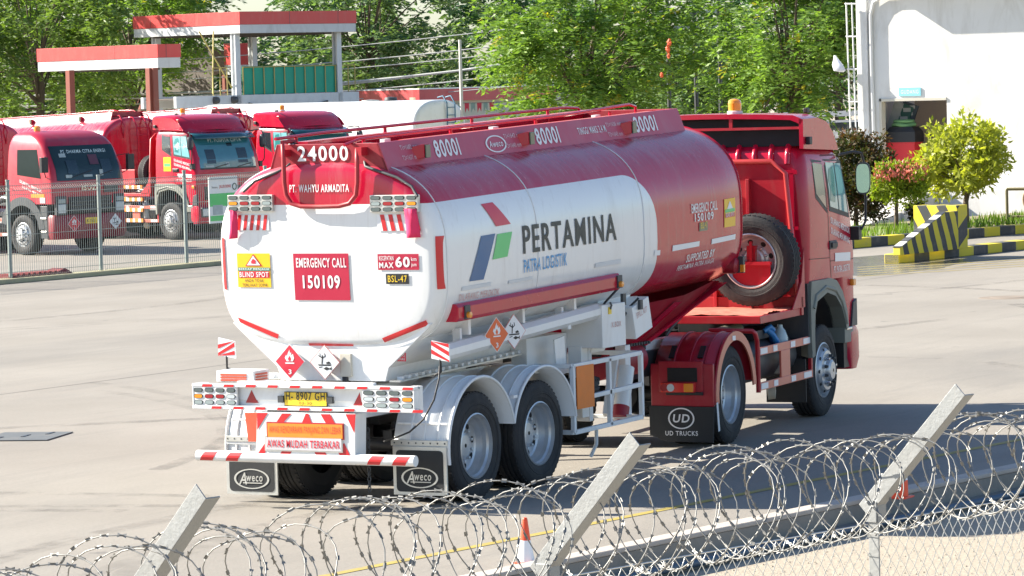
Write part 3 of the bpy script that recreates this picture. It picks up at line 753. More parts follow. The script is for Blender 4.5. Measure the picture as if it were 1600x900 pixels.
# ---- fenders and mudflaps of the trailer
def fender(mb, cx, cz, r, a0, a1, y0, y1, m, ridges=True, th=.02, n=22):
    pa = arc(cx, cz, r, a0, a1, n); pb = arc(cx, cz, r-th, a0, a1, n)
    for (yy0, yy1, dr) in [(y0, y1, 0)]:
        rings = []
        for (x, z), (x2, z2) in zip(pa, pb): rings.append([(x, yy0, z), (x, yy1, z), (x2, yy1, z2), (x2, yy0, z2)])
        mb.loft(rings, m, True)
    if ridges:
        for k in (.3, .55, .8):
            yy = y0+(y1-y0)*k; mb.tube([(x, yy, z) for x, z in arc(cx, cz, r+.002, a0, a1, n)], .012, m, 6)
    mb.tube([(x, y1 if abs(y1) > abs(y0) else y0, z) for x, z in arc(cx, cz, r, a0, a1, n)], .017, m, 8)
RFD = .665
fendm = pm("white_fender", (.70, .72, .73), .35, coat=.3, dirt=.45, var=.04, dirtcol=(.34, .31, .27))
for sg in (1, -1):
    for cx, a0, a1 in ((AX1, 190, 14), (AX2, 166, 10)):
        s = MB(); fender(s, cx, .525, RFD, a0, a1, sg*.64, sg*1.235, fendm)
        if cx == AX1:
            s.bx(cx-RFD-.012, cx-RFD+.012, sg*.64, sg*1.235, .60, .56, fendm)
        P(s, "fender")
    s = MB(); s.bx(AX1-RFD-.02, AX1-RFD+.01, sg*.62, sg*1.235, .585, .64, alum)
    for k in range(8): s.disc((AX1-RFD-.022, sg*(.66+k*.078), .612), (-1, 0, 0), .009, darkgrey, 8)
    s.bx(AX1-.62, AX1-.60, sg*.66, sg*1.2, .78, .80, whitemetal); s.bx((AX1+AX2)/2-.04, (AX1+AX2)/2+.04, sg*.66, sg*1.26, .93, .96, whitemetal)
    P(s, "fender_bracket", bevel=.003)
    # mudflap
    zt, zb = (.58, .12); xm = AX1-RFD-.03; y0, y1 = sg*.645, sg*1.225
    if sg > 0: zt, zb = .50, .075
    s = MB(); s.bx(xm, xm+.02, y0, y1, zb, zt, alum)
    def rr(u0, u1, v0, v1, c):
        pts = []
        for (cu, cv, a0) in ((u1-c, v1-c, 0), (u0+c, v1-c, 90), (u0+c, v0+c, 180), (u1-c, v0+c, 270)):
            for k in range(4): t = math.radians(a0+k*30); pts.append((cu+c*math.cos(t), cv+c*math.sin(t)))
        return pts
    yc = (y0+y1)/2; hw = abs(y1-y0)/2-.035
    s.poly([(xm-.004, yc+u, v) for u, v in rr(-hw, hw, zb+.03, zt-.035, .04)], rubber)
    zc = zb+(zt-zb)*.36
    for k in range(32):
        t0, t1 = 2*math.pi*k/32, 2*math.pi*(k+1)/32
        s.add([(xm-.008, yc+.20*q*math.cos(t), zc+.098*q*math.sin(t)) for t, q in ((t0, 1), (t1, 1), (t1, .89), (t0, .89))], [(0, 1, 2, 3)], alum)
    s.text("A", lambda u, v: (xm-.008, u, v), yc+.145, zc-.055, -.09, .115, alum, .02, .25); s.text("weco", lambda u, v: (xm-.008, u, v), yc+.06, zc-.025, -.185, .055, alum, .02, .1)
    s.bx(xm-.009, xm-.007, yc+.10, yc-.12, zc-.045, zc-.036, alum)
    P(s, "mudflap", bevel=.003)

# ---- right-hand side equipment: red rail, white pipe duct, boxes, cage, spare wheel, landing leg
s = MB()
x0, z0 = .86, 1.80; x1, z1 = 4.28, 1.795   # in the tilted frame
pr = [(-1.10, -.085), (-1.235, -.085), (-1.265, -.05), (-1.265, .05), (-1.235, .085), (-1.10, .085)]
s.prism([(x0, y, z0+z) for y, z in pr], (x1-x0, 0, z1-z0), red)
rail = P(s, "side_rail", tilt=True, bevel=.006)
for x in (x0+.16, x1-.05):
    s = MB(); s.lathe([(.0, .05), (.03, .045), (.035, .0)], (x, -1.265, z0-.03), (0, -1, 0), amber, 12); s.bx(x-.05, x+.05, -1.28, -1.262, z0-.07, z0+.06, darkgrey); P(s, "side_lamp", rail)
s = MB()
for x in (1.3, 2.4, 3.5): s.bx(x, x+.05, -1.12, -.9, 1.55, 1.78, white)
P(s, "bracket", tilt=True)
s = MB()
rr_ = .085
s.loft([[(x, -1.10+rr_*math.cos(math.radians(a)), z+rr_*.95*math.sin(math.radians(a))) for a in range(22, 382, 45)] for x, z in ((.80, 1.43), (4.0, 1.515))], white, False)
duct = P(s, "pipe_duct", tilt=True, bevel=.004)
s = MB()
for x in (1.2, 2.2, 3.3): s.bx(x, x+.06, -1.15, -.75, 1.40, 1.44, whitemetal); s.bx(x, x+.04, -1.08, -1.0, 1.42, 1.62, whitemetal)
P(s, "duct_bracket", tilt=True)
s = MB(); s.bx(3.92, 4.45, -1.19, -.72, 1.26, 1.70, white); o = P(s, "equipment_box", bevel=.006)
s = MB()
s.text("X.BOX", lambda u, v: (u, -1.195, v), 4.12, 1.46, .22, .055, fadedred, .01); P(s, "lettering", o)
s = MB(); s.bx(4.06, 4.12, -1.20, -1.19, 1.60, 1.67, plateyellow); s.tube([(4.09, -1.2, 1.65), (4.09, -1.215, 1.69), (4.09, -1.2, 1.72)], .012, darkgrey, 6); P(s, "padlock", o)
R1 = Matrix.Rotation(math.radians(-14), 3, 'Y')
s = MB(); s.box((4.88, -1.02, 1.51), (.40, .30, .34), white, R1); o = P(s, "equipment_box", bevel=.006, label="small tilted white box lettered in red")
s = MB()
def bfn(u, v):
    q = R1 @ Vector((u, -.155, v)); return Vector((4.88, -1.02, 1.51))+q
s.text("SPILL KIT", bfn, -.13, .03, .25, .06, fadedred, .01); P(s, "lettering", o)
s = MB(); s.box((4.80, -1.19, 1.65), (.06, .03, .10), darkgrey); s.box((4.55, -1.12, 1.72), (.07, .03, .12), darkgrey); P(s, "latch", o)
s = MB(); s.prism([(4.45, -1.0, 1.35), (4.60, -1.0, 1.35), (5.12, -1.0, 1.72), (5.0, -1.0, 1.72)], (0, .04, 0), white); s.prism([(4.40, -.96, 1.2), (5.05, -.96, 1.75), (4.3, -.96, 1.75), (4.1, -.96, 1.2)], (0, .03, 0), white); P(s, "gusset", tilt=False)
s = MB(); s.tube([(4.3, -1.2, 1.86), (4.1, -1.14, 1.72), (4.02, -1.08, 1.60)], .012, black, 6); s.tube([(4.48, -1.05, 1.36), (4.7, -1.1, 1.62), (4.78, -1.18, 1.72)], .012, black, 6); P(s, "cable")
# hose cabinet and posts under the duct
s = MB(); s.bx(3.05, 3.92, -.78, -.60, 1.02, 1.42, white); s.bx(3.9, 4.05, -.95, -.8, .55, 1.28, white); s.bx(4.06, 4.14, -.95, -.8, .50, 1.28, whitemetal); P(s, "support_frame", bevel=.005)
s = MB(); s.box((3.38, -.98, 1.22), (.22, .02, .38), white, Matrix.Rotation(math.radians(-6), 3, 'Y')); P(s, "access_panel", bevel=.004)
# cage of square tube
s = MB(); cm = pm("white_square_tube", (.72, .75, .76), .4, coat=.2, var=.04, dirt=.3)
zt0, zt1, zb0, zb1 = 1.135, 1.155, .47, .49; xa, xb = 3.22, 4.75; yy = -1.2; w = .045
for a, b in (((xa, yy, zt0), (xb, yy, zt1)), ((xa, yy, zb0), (xb, yy, zb1)), ((xa, yy, zb0), (xa, yy, zt0)), ((xb, yy, zb1), (xb, yy, zt1)), ((4.02, yy, zb0), (4.02, yy, zt1)), ((3.5, yy, .80), (xb, yy, .83)),
             ((xa, yy, zt0), (xa, -.6, zt0)), ((xa, yy, zb0), (xa, -.6, zb0)), ((xb, yy, zt1), (xb, -.6, zt1)), ((xb, yy, zb1), (xb, -.6, zb1)), ((xa, -.6, zb0), (xa, -.6, 1.15)), ((xb, -.6, .49), (xb, -.6, 1.15)), ((xa-.45, -1.0, zt0-.02), (xa, -1.0, zt0-.02)), ((xa-.02, -1.0, .47), (xa-.5, -1.0, .46))):
    s.beam(a, b, w, w, cm)
P(s, "cage", bevel=.004)
s = MB(); s.bx(3.25, 3.62, -1.235, -1.225, .70, 1.13, pm("orange_square_board", (.78, .20, .02), .5, var=.14, ns=9)); P(s, "orange_board")
s = MB(); s.bx(3.66, 4.0, -1.226, -1.222, .46, .49, twhite); s.tube([(3.75, -1.18, .46), (3.8, -1.15, .30), (3.76, -1.1, .17)], .02, whitemetal, 8); P(s, "bracket")
# spare tyre lying in the cage
o = bpy.data.objects.new("spare_tyre", bpy.data.objects["tyre"].data); COL.objects.link(o); o.parent = tanker
o.matrix_local = Matrix.Translation((3.72, -.72, .72)) @ Matrix.Rotation(math.pi/2, 4, 'X') @ Matrix.Scale(.9, 4); TR_PARTS.append(o)
# landing leg, slanting fire extinguisher
s = MB()
for sg in (1, -1):
    s.bx(5.12, 5.24, sg*.78-.06, sg*.78+.06, .45, 1.2, whitemetal); s.bx(5.05, 5.31, sg*.78-.12, sg*.78+.12, .40, .45, whitemetal)
    s.beam((4.55, sg*.9, .52), (4.95, sg*.8, 1.12), .09, .07, whitemetal)
P(s, "landing_leg", bevel=.005)
s = MB(); s.tube([(4.75, -.95, .50), (4.98, -.92, .98)], .085, white, 16); s.tube([(4.74, -.95, .48), (4.79, -.945, .59)], .087, redmatt, 16); P(s, "extinguisher")
s = MB(); s.cyl((5.0, -.55, 1.0), (5.9, -.55, 1.0), .17, redmatt, 20); s.cyl((4.8, .2, .85), (5.6, .2, .85), .16, blackmetal, 20); P(s, "air_tank")
# red skirt under the tank nose
s = MB()
for sg in (-1, 1):
    y0, y1 = sg*.62, sg*.98
    s.add([(7.10, y1, 1.78), (6.55, sg*.75, 1.38), (6.05, sg*.62, 1.16), (4.95, sg*.62, 1.13), (5.1, y1, 1.62), (6.2, sg*1.02, 1.66)], [(0, 1, 2, 3, 4, 5)], redmatt)
    s.prism([(7.13, sg*1.06, 1.72), (7.20, sg*1.06, 1.74), (6.02, sg*.64, 1.13), (5.95, sg*.64, 1.16)], (0, -sg*.30, 0), red)
    s.prism([(6.0, sg*1.0, 1.60), (6.06, sg*1.0, 1.60), (5.72, sg*.60, 1.16), (5.64, sg*.60, 1.16)], (.02, sg*.05, 0), red)
s.prism([(7.13, 1.0, 1.74), (7.18, 1.0, 1.74), (6.0, .6, 1.13), (5.95, .6, 1.13)], (0, 0, 0.001), red)
s.add([(7.15, 1.0, 1.76), (7.15, -1.0, 1.76), (6.0, -.6, 1.13), (6.0, .6, 1.13)], [(0, 1, 2, 3)], redmatt)
s.bx(4.95, 6.05, -.62, .62, 1.09, 1.14, blackmetal)
P(s, "nose_skirt", tilt=False)
s = MB(); s.lathe([(.0, .03), (.06, .025), (.09, 0), (.10, -.16)], (7.22, -1.16, 1.92), (.15, -1, -.1), redmatt, 20); P(s, "lamp_housing")
s = MB(); s.bx(7.24, 7.29, -1.235, -1.15, 1.84, 2.02, darkgrey); s.bx(7.235, 7.27, -1.245, -1.20, 1.85, 1.93, amber); P(s, "side_lamp", TR_PARTS[-1])
s = MB()
for k in range(14): t = k/13; s.box((5.2+.8*t, -.66-.02, 1.17), (.03, .03, .03), darkgrey)
s.tube([(6.35, -.72, 1.22), (6.42, -.75, 1.30), (6.52, -.77, 1.36), (6.62, -.80, 1.43), (6.7, -.82, 1.47)], .018, darkgrey, 6)
P(s, "bolt")

# ------------------------------------------------------------------ the tractor unit (own frame: origin under the drive axle, x forward)
TT = Matrix.Translation((6.8465, 0, .0)) @ Matrix.Rotation(.1038, 4, 'Z')
TRAC = []
def Q(mb, name, parent=None, bevel=0, label=None):
    if SPLIT.get(name) in ('island', 'y', 'x'):
        ms = split_build(mb, SPLIT[name])
        for m in ms[:-1]: Q1(m, name, parent, bevel, label)
        mb = ms[-1]
    return Q1(mb, name, parent, bevel, label)
def Q1(mb, name, parent=None, bevel=0, label=None):
    o = mb.build(name, parent or tanker, bevel=bevel, mw=None if parent else TT)
    if label: o["label"] = label
    if parent is None: TRAC.append(o)
    return o
for (x, fr) in ((0, False), (3.31, True)):
    for fl in (False, True):
        w = add_wheel(tanker, (0, 0, 0), fr, fl, not fr)
        w.matrix_local = TT @ Matrix.Translation((x, 1.185 if fl else -1.185, .535)) @ (Matrix.Rotation(math.pi, 4, 'Z') if fl else Matrix.Identity(4)) @ Matrix.Scale(1.02, 4); TRAC.append(w)
s = MB()
for sg in (1, -1): s.bx(-1.1, 4.2, sg*.42-.05, sg*.42+.05, .78, 1.05, blackmetal)
for x in (-.9, .0, 1.2, 2.4): s.bx(x, x+.12, -.4, .4, .82, 1.0, blackmetal)
s.cyl((0, -.9, .535), (0, .9, .535), .09, blackmetal, 12); s.lathe([(.0, -.2), (.16, -.16), (.22, 0), (.16, .16), (0, .2)], (0, 0, .535), (1, 0, 0), blackmetal, 16)
s.cyl((3.31, -.9, .5), (3.31, .9, .5), .07, blackmetal, 12); s.bx(2.6, 4.2, -.35, .35, .55, 1.4, blackmetal)
Q(s, "chassis", bevel=.004)
s = MB(); s.lathe([(.0, 0), (.48, 0), (.50, -.04), (.50, -.09), (.3, -.12)], (.05, 0, 1.09), (0, 0, 1), blackmetal, 28); s.bx(-.8, .8, -.45, .45, .96, 1.0, blackmetal); Q(s, "coupling_plate")
# drive axle fenders, lamp plates and mudflaps
fred = pm("red_fender_plastic", (.36, .005, .02), .36, coat=.2, var=.05, dirt=.22, dirtcol=(.3, .2, .17))
fside = pm("reflection_lit_red_lip", (.55, .13, .08), .4, coat=.3, var=.05, dirt=.2)  # pinkish reflected light on the lip is put into its colour
for sg in (-1, 1):
    s = MB(); fender(s, 0, .55, .66, 186, 8, sg*.52, sg*1.235, fred, True, .02, 26)
    o = Q(s, "fender")
    s = MB()
    A, B = arc(0, .55, .672, 186, 4, 30), arc(0, .55, .575, 186, 4, 30)
    s.loft([[(x, sg*1.237, z), (x, sg*1.255, z), (x2, sg*1.255, z2), (x2, sg*1.237, z2)] for (x, z), (x2, z2) in zip(A, B)], fside, False)
    Q(s, "fender_lip", o)
    s = MB()
    for a in (100, 178):
        x, z = arc(0, .55, .66, a, a, 1)[0]
        s.beam((x-.0, sg*1.259, z-.07 if a > 150 else z-.045), (x+.10 if a < 150 else x+.045, sg*1.259, z-.05 if a < 150 else z-.38), .004, .05, twhite)
    Q(s, "reflective_strip", o)
    s = MB()
    for yy in (.70, 1.03):
        x, z = arc(0, .55, .668, 134, 134, 1)[0]; s.box((x-.004, sg*yy, z), (.17, .06, .016), black, Matrix.Rotation(math.radians(-44), 3, 'Y'))
    Q(s, "vent_slot", o)
    s = MB(); s.bx(-.70, -.655, sg*.52, sg*1.235, .46, .92, fred); o2 = Q(s, "lamp_plate", bevel=.01)
    s = MB(); s.bx(-.72, -.695, sg*.62, sg*1.12, .62, .95, fred); s.bx(-.728, -.716, sg*.72, sg*1.06, .73, .88, hole); s.bx(-.73, -.70, sg*.70, sg*1.12, .585, .62, black); Q(s, "lamp_bracket", o2, .006)
    s = MB(); s.bx(-.775, -.72, sg*.66, sg*1.04, .62, .72, pm('bright_red_lens', (.72, .03, .02), .25, coat=.6, var=.05))
    s.bx(-.782, -.774, sg*.925, sg*1.03, .625, .715, amber); s.disc((-.779, sg*.70, .67), (-1, 0, 0), .042, redlens, 16); s.disc((-.780, sg*.775, .67), (-1, 0, 0), .042, clearlens, 16); Q(s, "tail_light", o2, .004)
    s = MB(); s.prism([(-.69, sg*.50, .47), (-.69, sg*1.24, .46), (-.69, sg*1.22, .075), (-.69, sg*.70, .085), (-.69, sg*.50, .15)], (-.02, 0, 0), rubber); o3 = Q(s, "mudflap", bevel=.003)
    s = MB(); yc, zc, xf = sg*.865 if sg < 0 else .865, .335, -.714
    for k in range(32):
        t0, t1 = 2*math.pi*k/32, 2*math.pi*(k+1)/32
        s.add([(xf, yc+.15*q*math.cos(t), zc+.115*q*math.sin(t)) for t, q in ((t0, 1), (t1, 1), (t1, .88), (t0, .88))], [(0, 1, 2, 3)], whitep)
    s.text("UD", lambda u, v: (xf, u, v), yc+.095, zc-.045, -.19, .09, whitep, .035, .15); s.text("UD TRUCKS", lambda u, v: (xf, u, v), yc+.185, zc-.185, -.37, .05, whitep, .025)
    Q(s, "emblem", o3)
# side underrun guards with reflectors
for sg in (-1, 1):
    s = MB(); y = sg*1.205; gm = orangered
    if sg < 0: gm = pm("guard_red_paint", (.60, .13, .085), .4, coat=.25, var=.05, dirt=.18)
    s.bx(.90, 2.80, y-.012, y+.012, .885, .975, gm); s.bx(.90, 2.80, y-.012, y+.012, .495, .585, gm); s.bx(1.66, 1.98, y-.012, y+.012, .585, .885, gm)
    s.bx(2.75, 2.80, y-.012, y+.03, .585, .885, redframe)
    o = Q(s, "side_guard", bevel=.004)
    s = MB(); s.tube([(.70, y+sg*-.5, 1.18), (.72, y, 1.17), (.80, y, 1.14), (.86, y, 1.06), (.875, y, .95), (.875, y, .48)], .028, redframe, 10); Q(s, "guard_tube", o)
    for (a, b) in ((.93, 1.17), (1.38, 1.52), (2.0, 2.16), (2.46, 2.74)):
        for z in (.93, .54): s = MB(); s.bx(a, b, y+sg*.013, y+sg*.017, z-.033, z+.033, twhite); Q(s, "reflector", o)
s = MB(); s.cyl((.9, -.85, .78), (2.6, -.85, .78), .24, darkgrey, 24); Q(s, "fuel_tank")
s = MB(); s.cyl((.75, -.8, 1.12), (1.35, -.8, 1.14), .09, pm("olive_grey_drum", (.16, .17, .12), .5), 16); s.bx(1.4, 2.4, -1.0, -.6, 1.02, 1.12, blackmetal); Q(s, "air_tank")
s = MB(); s.tube([(1.75, -1.02, 1.12), (1.8, -1.08, 1.05), (1.86, -1.1, .98), (1.9, -1.06, .9), (1.95, -1.0, 1.05)], .035, bluehose, 8); s.tube([(1.7, -1.0, 1.1), (1.78, -1.05, 1.15), (1.9, -1.05, 1.1)], .03, bluehose, 8); Q(s, "hose")
s = MB(); s.loft([[(2.1+.11*q*math.cos(t), -1.06+.09*q*math.sin(t), z) for t in [i*math.pi/8 for i in range(16)]] for z, q in ((.60, .9), (.62, 1), (1.0, 1), (1.08, .7), (1.12, .35), (1.15, .35))], pm("cloudy_plastic", (.40, .50, .52), .3, coat=.2), True); Q(s, "water_can")
s = MB(); s.lathe([(0, .05), (.09, .04), (.10, -.04), (0, -.05)], (2.0, -.98, .40), (.3, -1, 0), pm("tan_filter", (.5, .46, .36), .5), 16); Q(s, "filter")
# rear splash flap of the front wheel
s = MB(); s.bx(2.58, 2.60, -1.20, -.72, .22, .72, rubber); s.bx(2.58, 2.60, .72, 1.20, .22, .72, rubber); Q(s, "splash_flap")
# deck behind the cab, headboard with tube frame, spare wheel
s = MB(); s.bx(.95, 2.45, -1.22, 1.22, 1.235, 1.32, redframe); s.bx(2.38, 2.46, -1.235, 1.235, 1.235, 1.45, redframe); s.prism([(2.52, -1.235, 1.32), (2.52, -1.235, 2.0), (2.40, -1.235, 1.62), (2.05, -1.235, 1.32)], (0, .02, 0), gm if 0 else redframe)
deck = Q(s, "deck", bevel=.006)
s = MB()
rg = random.Random(3)
vs = []; nu, nv = 26, 24
for j in range(nv+1):
    for i in range(nu+1):
        x, y = .98+1.35*i/nu, -1.19+2.3*j/nv
        vs.append((x, y, 1.324+.012*math.sin(x*7+2*y)*math.sin(y*5+x)+rg.uniform(0, .014)))
s.add(vs, [(j*(nu+1)+i, j*(nu+1)+i+1, (j+1)*(nu+1)+i+1, (j+1)*(nu+1)+i) for j in range(nv) for i in range(nu)], pm("dusty_red_deck", (.56, .17, .12), .6, dirt=.4, var=.25, ns=5), False)
Q(s, "deck_cover", deck)
HB = [(1.05, 1.32), (1.05, 2.86), (.88, 3.0), (-.90, 3.0), (-1.07, 2.86), (-1.20, 1.32)]
s = MB(); s.prism([(2.42, y*.985, z) for y, z in HB], (.025, 0, 0), redframe)
for yy in (-.2, .25, -.62): s.bx(2.36, 2.42, yy-.02, yy+.02, 1.32, 2.8, redframe)
hb = Q(s, "headboard", bevel=.004)
s = MB(); s.tube([(2.40, y, z) for y, z in HB], .028, pm("rail_red_paint", (.55, .05, .045), .4, coat=.3), 10); Q(s, "frame_tube", hb)
w = bpy.data.objects.new("spare_wheel", bpy.data.objects["wheel"].data); COL.objects.link(w); w.parent = tanker
w.matrix_local = TT @ Matrix.Translation((2.0, -.755, 1.88)) @ Matrix.Rotation(-math.pi/2, 4, 'Z') @ Matrix.Rotation(.05, 4, 'X'); TRAC.append(w)
t = bpy.data.objects.new("tyre", bpy.data.objects["tyre"].data); COL.objects.link(t); t.parent = w
s = MB(); s.bx(2.06, 2.42, -.80, -.70, 1.7, 2.05, redframe); s.bx(2.02, 2.08, -.99, -.52, 1.83, 1.87, redframe); s.bx(2.03, 2.07, -.77, -.74, 1.84, 2.1, redframe); s.bx(2.05, 2.07, -.98, -.53, 1.6, 1.84, redframe); Q(s, "wheel_clamp", hb)

# ---- cab shell
def rrect_ring(xb, xf, W, rc, z, n=5):
    pts = []
    for (cx, cy, a0) in ((xf-rc, W-rc, 0), (xb+rc, W-rc, 90), (xb+rc, -W+rc, 180), (xf-rc, -W+rc, 270)):
        for k in range(n+1):
            t = math.radians(a0+90*k/n); pts.append((cx+rc*math.cos(t), cy+rc*math.sin(t), z))
    return pts
CZ = [(1.58, 2.70, 4.50, 1.215, .06), (1.85, 2.69, 4.50, 1.225, .09), (2.30, 2.69, 4.43, 1.225, .12), (2.62, 2.69, 4.30, 1.215, .13), (2.95, 2.70, 4.13, 1.19, .14), (3.08, 2.72, 4.04, 1.15, .16), (3.17, 2.80, 3.92, 1.08, .2), (3.23, 2.95, 3.72, .95, .25), (3.25, 3.1, 3.5, .7, .2)]
def cab_at(z, i):
    for a, b in zip(CZ, CZ[1:]):
        if a[0] <= z <= b[0]:
            t = (z-a[0])/(b[0]-a[0]); return a[i]+(b[i]-a[i])*t
    return CZ[0][i] if z < CZ[0][0] else CZ[-1][i]
s = MB(); s.loft([rrect_ring(xb, xf, W, rc, z) for z, xb, xf, W, rc in CZ], red)
cab = Q(s, "cab")
# nose below the shell, bumper, steps
s = MB(); s.loft([rrect_ring(xb, xf, W, rc, z) for z, xb, xf, W, rc in ((.98, 4.05, 4.50, 1.21, .10), (1.3, 4.0, 4.52, 1.215, .10), (1.582, 3.95, 4.50, 1.214, .08))], red); Q(s, "nose_panel", cab)
s = MB(); s.loft([rrect_ring(xb, xf, W, rc, z) for z, xb, xf, W, rc in ((.47, 4.25, 4.56, 1.22, .10), (.60, 4.15, 4.63, 1.24, .12), (.90, 4.15, 4.62, 1.24, .12), (.98, 4.2, 4.56, 1.22, .1))], red); bumper = Q(s, "bumper")
s = MB(); s.bx(4.0, 4.32, -1.235, -.9, .80, .98, greyplastic); s.bx(4.0, 4.25, 1.235, .9, .80, .98, greyplastic); s.bx(4.05, 4.3, -1.2, -.9, .50, .80, black); s.bx(4.05, 4.3, 1.2, .9, .50, .80, black); s.bx(4.06, 4.27, -1.245, -1.235, .95, .975, chrome)
s.prism([(4.28, -1.236, .98), (4.50, -1.236, .98), (4.50, -1.236, 1.30), (4.36, -1.236, 1.26)], (0, .05, 0), darkgrey); s.prism([(4.28, 1.186, .98), (4.50, 1.186, .98), (4.50, 1.186, 1.30), (4.36, 1.186, 1.26)], (0, .05, 0), darkgrey)
Q(s, "step", cab, .006)
for sg in (-1, 1):
    s = MB()
    oc = [(2.72, .72), (2.70, 1.0), (2.70, 1.36), (2.74, 1.60), (3.46, 1.60), (3.70, 1.56), (3.92, 1.42), (4.08, 1.20), (4.14, .98)]
    A = [(2.80, .74), (2.80, 1.0), (2.83, 1.22), (2.92, 1.36), (3.3, 1.44), (3.62, 1.38), (3.84, 1.24), (3.96, 1.08), (4.02, .96)]
    s.loft([[(x, sg*1.19, z), (x, sg*1.245, z), (x2, sg*1.255, z2), (x2, sg*1.08, z2)] for (x, z), (x2, z2) in zip(oc, A)], greyplastic, False)
    B = [(x*.99+.033, z) for x, z in A]
    s.tube([(x+(-.05 if i < 3 else 0), sg*1.25, z+.07) for i, (x, z) in enumerate(A[2:])], .022, greyplastic, 8)
    s.loft([[(x, sg*1.10, z), (x, sg*.62, z), (x+.01, sg*.62, z+.02), (x+.01, sg*1.10, z+.02)] for x, z in A], black, True)
    s.bx(2.66, 2.72, sg*.75, sg*1.22, .95, 1.58, darkgrey)
    Q(s, "wheel_arch", bevel=.004)
# doors: glass, seams, handle, strip, lettering
def cs(off, sg=-1): return lambda x, z: (x, sg*(cab_at(z, 3)+off), z)
def side_poly(mb, pts, m, off, sg=-1, nv=6):
    # quad patch on the cab side; pts: lower-left, lower-right, upper-right, upper-left in (x, z)
    F = cs(off, sg); q = pts
    mb.patch(lambda u, v: F(*[(q[0][i]*(1-u)+q[1][i]*u)*(1-v)+(q[3][i]*(1-u)+q[2][i]*u)*v for i in (0, 1)]), 0, 1, 0, 1, m, 3, nv)
for sg in (-1, 1):
    s = MB(); side_poly(s, [(3.53, 2.38), (4.29, 2.27), (4.09, 2.96), (3.45, 2.99)], black, .003, sg); side_poly(s, [(3.57, 2.43), (4.23, 2.33), (4.06, 2.92), (3.50, 2.95)], tealglass if sg < 0 else glassd, .006, sg)
    if sg < 0:
        side_poly(s, [(3.88, 2.38), (3.905, 2.375), (3.83, 2.935), (3.81, 2.935)], black, .009, sg)
        F = cs(.009, sg); s.poly([F(x, z) for x, z in ((3.58, 2.50), (3.76, 2.47), (3.80, 2.62), (3.78, 2.80), (3.74, 2.89), (3.60, 2.87), (3.55, 2.74), (3.60, 2.66))], pm("teal_seat_seen_through_glass", (.03, .20, .20), .12, coat=.5))
    Q(s, "door_window", cab)
    s = MB(); side_poly(s, [(3.03, 2.55), (3.44, 2.36), (3.38, 2.97), (3.0, 3.0)], black, .003, sg); side_poly(s, [(3.06, 2.60), (3.41, 2.42), (3.36, 2.93), (3.02, 2.96)], glassd, .006, sg); Q(s, "quarter_window", cab)
    s = MB(); F = cs(.004, sg); F2 = cs(.002, sg)
    seam = [(3.40, 3.04), (3.44, 2.6), (3.47, 2.3), (3.50, 1.85), (3.56, 1.60)]
    for a, b in zip(seam, seam[1:]): s.add([F(*a), F(a[0]+.014, a[1]), F(b[0]+.014, b[1]), F(*b)], [(0, 1, 2, 3)], RED_SEAM if 0 else pm("seam_shadow", (.10, .004, .008), .6))
    for a, b in (((3.40, 3.04), (3.9, 3.035)), ((3.9, 3.035), (4.1, 2.98))): s.add([F(*a), F(a[0], a[1]-.014), F(b[0], b[1]-.014), F(*b)], [(0, 1, 2, 3)], pm("seam_shadow", (.10, .004, .008), .6))
    for a, b in (((2.75, 1.86), (3.5, 1.84)), ((3.52, 1.80), (4.42, 1.78))): s.add([F2(*a), F2(a[0], a[1]-.010), F2(b[0], b[1]-.010), F2(*b)], [(0, 1, 2, 3)], pm("seam_shadow", (.10, .004, .008), .6))
    Q(s, "door_seam", cab)
    s = MB(); F = cs(.0, sg); s.box((3.62, sg*1.245, 1.98), (.20, .035, .06), black); s.box((3.62, sg*1.232, 1.98), (.26, .02, .10), darkgrey); Q(s, "door_handle", cab, .008)
    s = MB(); side_poly(s, [(3.70, 1.78), (4.30, 1.76), (4.30, 1.86), (3.70, 1.88)], twhite, .005, sg, 2); Q(s, "reflective_strip", cab)
    s = MB(); F = cs(.006, sg)
    def T(t, x0, z0, w, h, b=.02): s.text(t, (lambda u, v: F(u, v-.22*(u-x0))) if sg < 0 else (lambda u, v: F(2*x0+w-u, v+.22*(u-x0-w))), x0, z0, w, h, whitep, b)
    T("DILARANG MEROKOK", 3.56, 2.235, .72, .075); T("DILARANG MENUMPANG", 3.56, 2.115, .72, .075)
    s.text("PT. PATRA LOGISTIK", lambda u, v: F(u if sg < 0 else 7.9-u, v), 3.66, 1.645, .62, .08, whitep, .02); Q(s, "lettering", cab)
    s = MB(); s.box((4.36, sg*1.235, 1.50), (.10, .05, .08), amber); Q(s, "indicator", cab, .01)
    # mirrors
    s = MB()
    s.tube([(4.12, sg*1.17, 3.02), (4.30, sg*1.28, 3.05), (4.40, sg*1.36, 3.03), (4.47, sg*1.37, 2.9), (4.50, sg*1.37, 2.5), (4.48, sg*1.37, 2.22), (4.42, sg*1.34, 2.13), (4.38, sg*1.24, 2.13)], .016, black, 8)
    s.box((4.39, sg*1.27, 2.08), (.12, .12, .16), black)
    arm = Q(s, "mirror_arm", cab, .004)
    s = MB(); R = Matrix.Rotation(-sg*math.radians(12), 3, 'Z')
    c = Vector((4.42, sg*1.37, 2.73))
    ring = lambda x, k: [c+R@Vector((x, k*.088*math.copysign(abs(math.cos(t))**.6, math.cos(t)), k*.19*math.copysign(abs(math.sin(t))**.6, math.sin(t)))) for t in [i*math.pi/12 for i in range(24)]]
    s.loft([ring(-.03, 1.0), ring(.02, 1.0), ring(.06, .9), ring(.10, .55)], darkgrey); mh = Q(s, "mirror_head", cab)
    s = MB(); s.add(ring(-.033, .9), [tuple(range(24))], pm("mirror_glass", (.30, .50, .48), .03, metal=1, var=.02)); Q(s, "mirror_glass", cab)
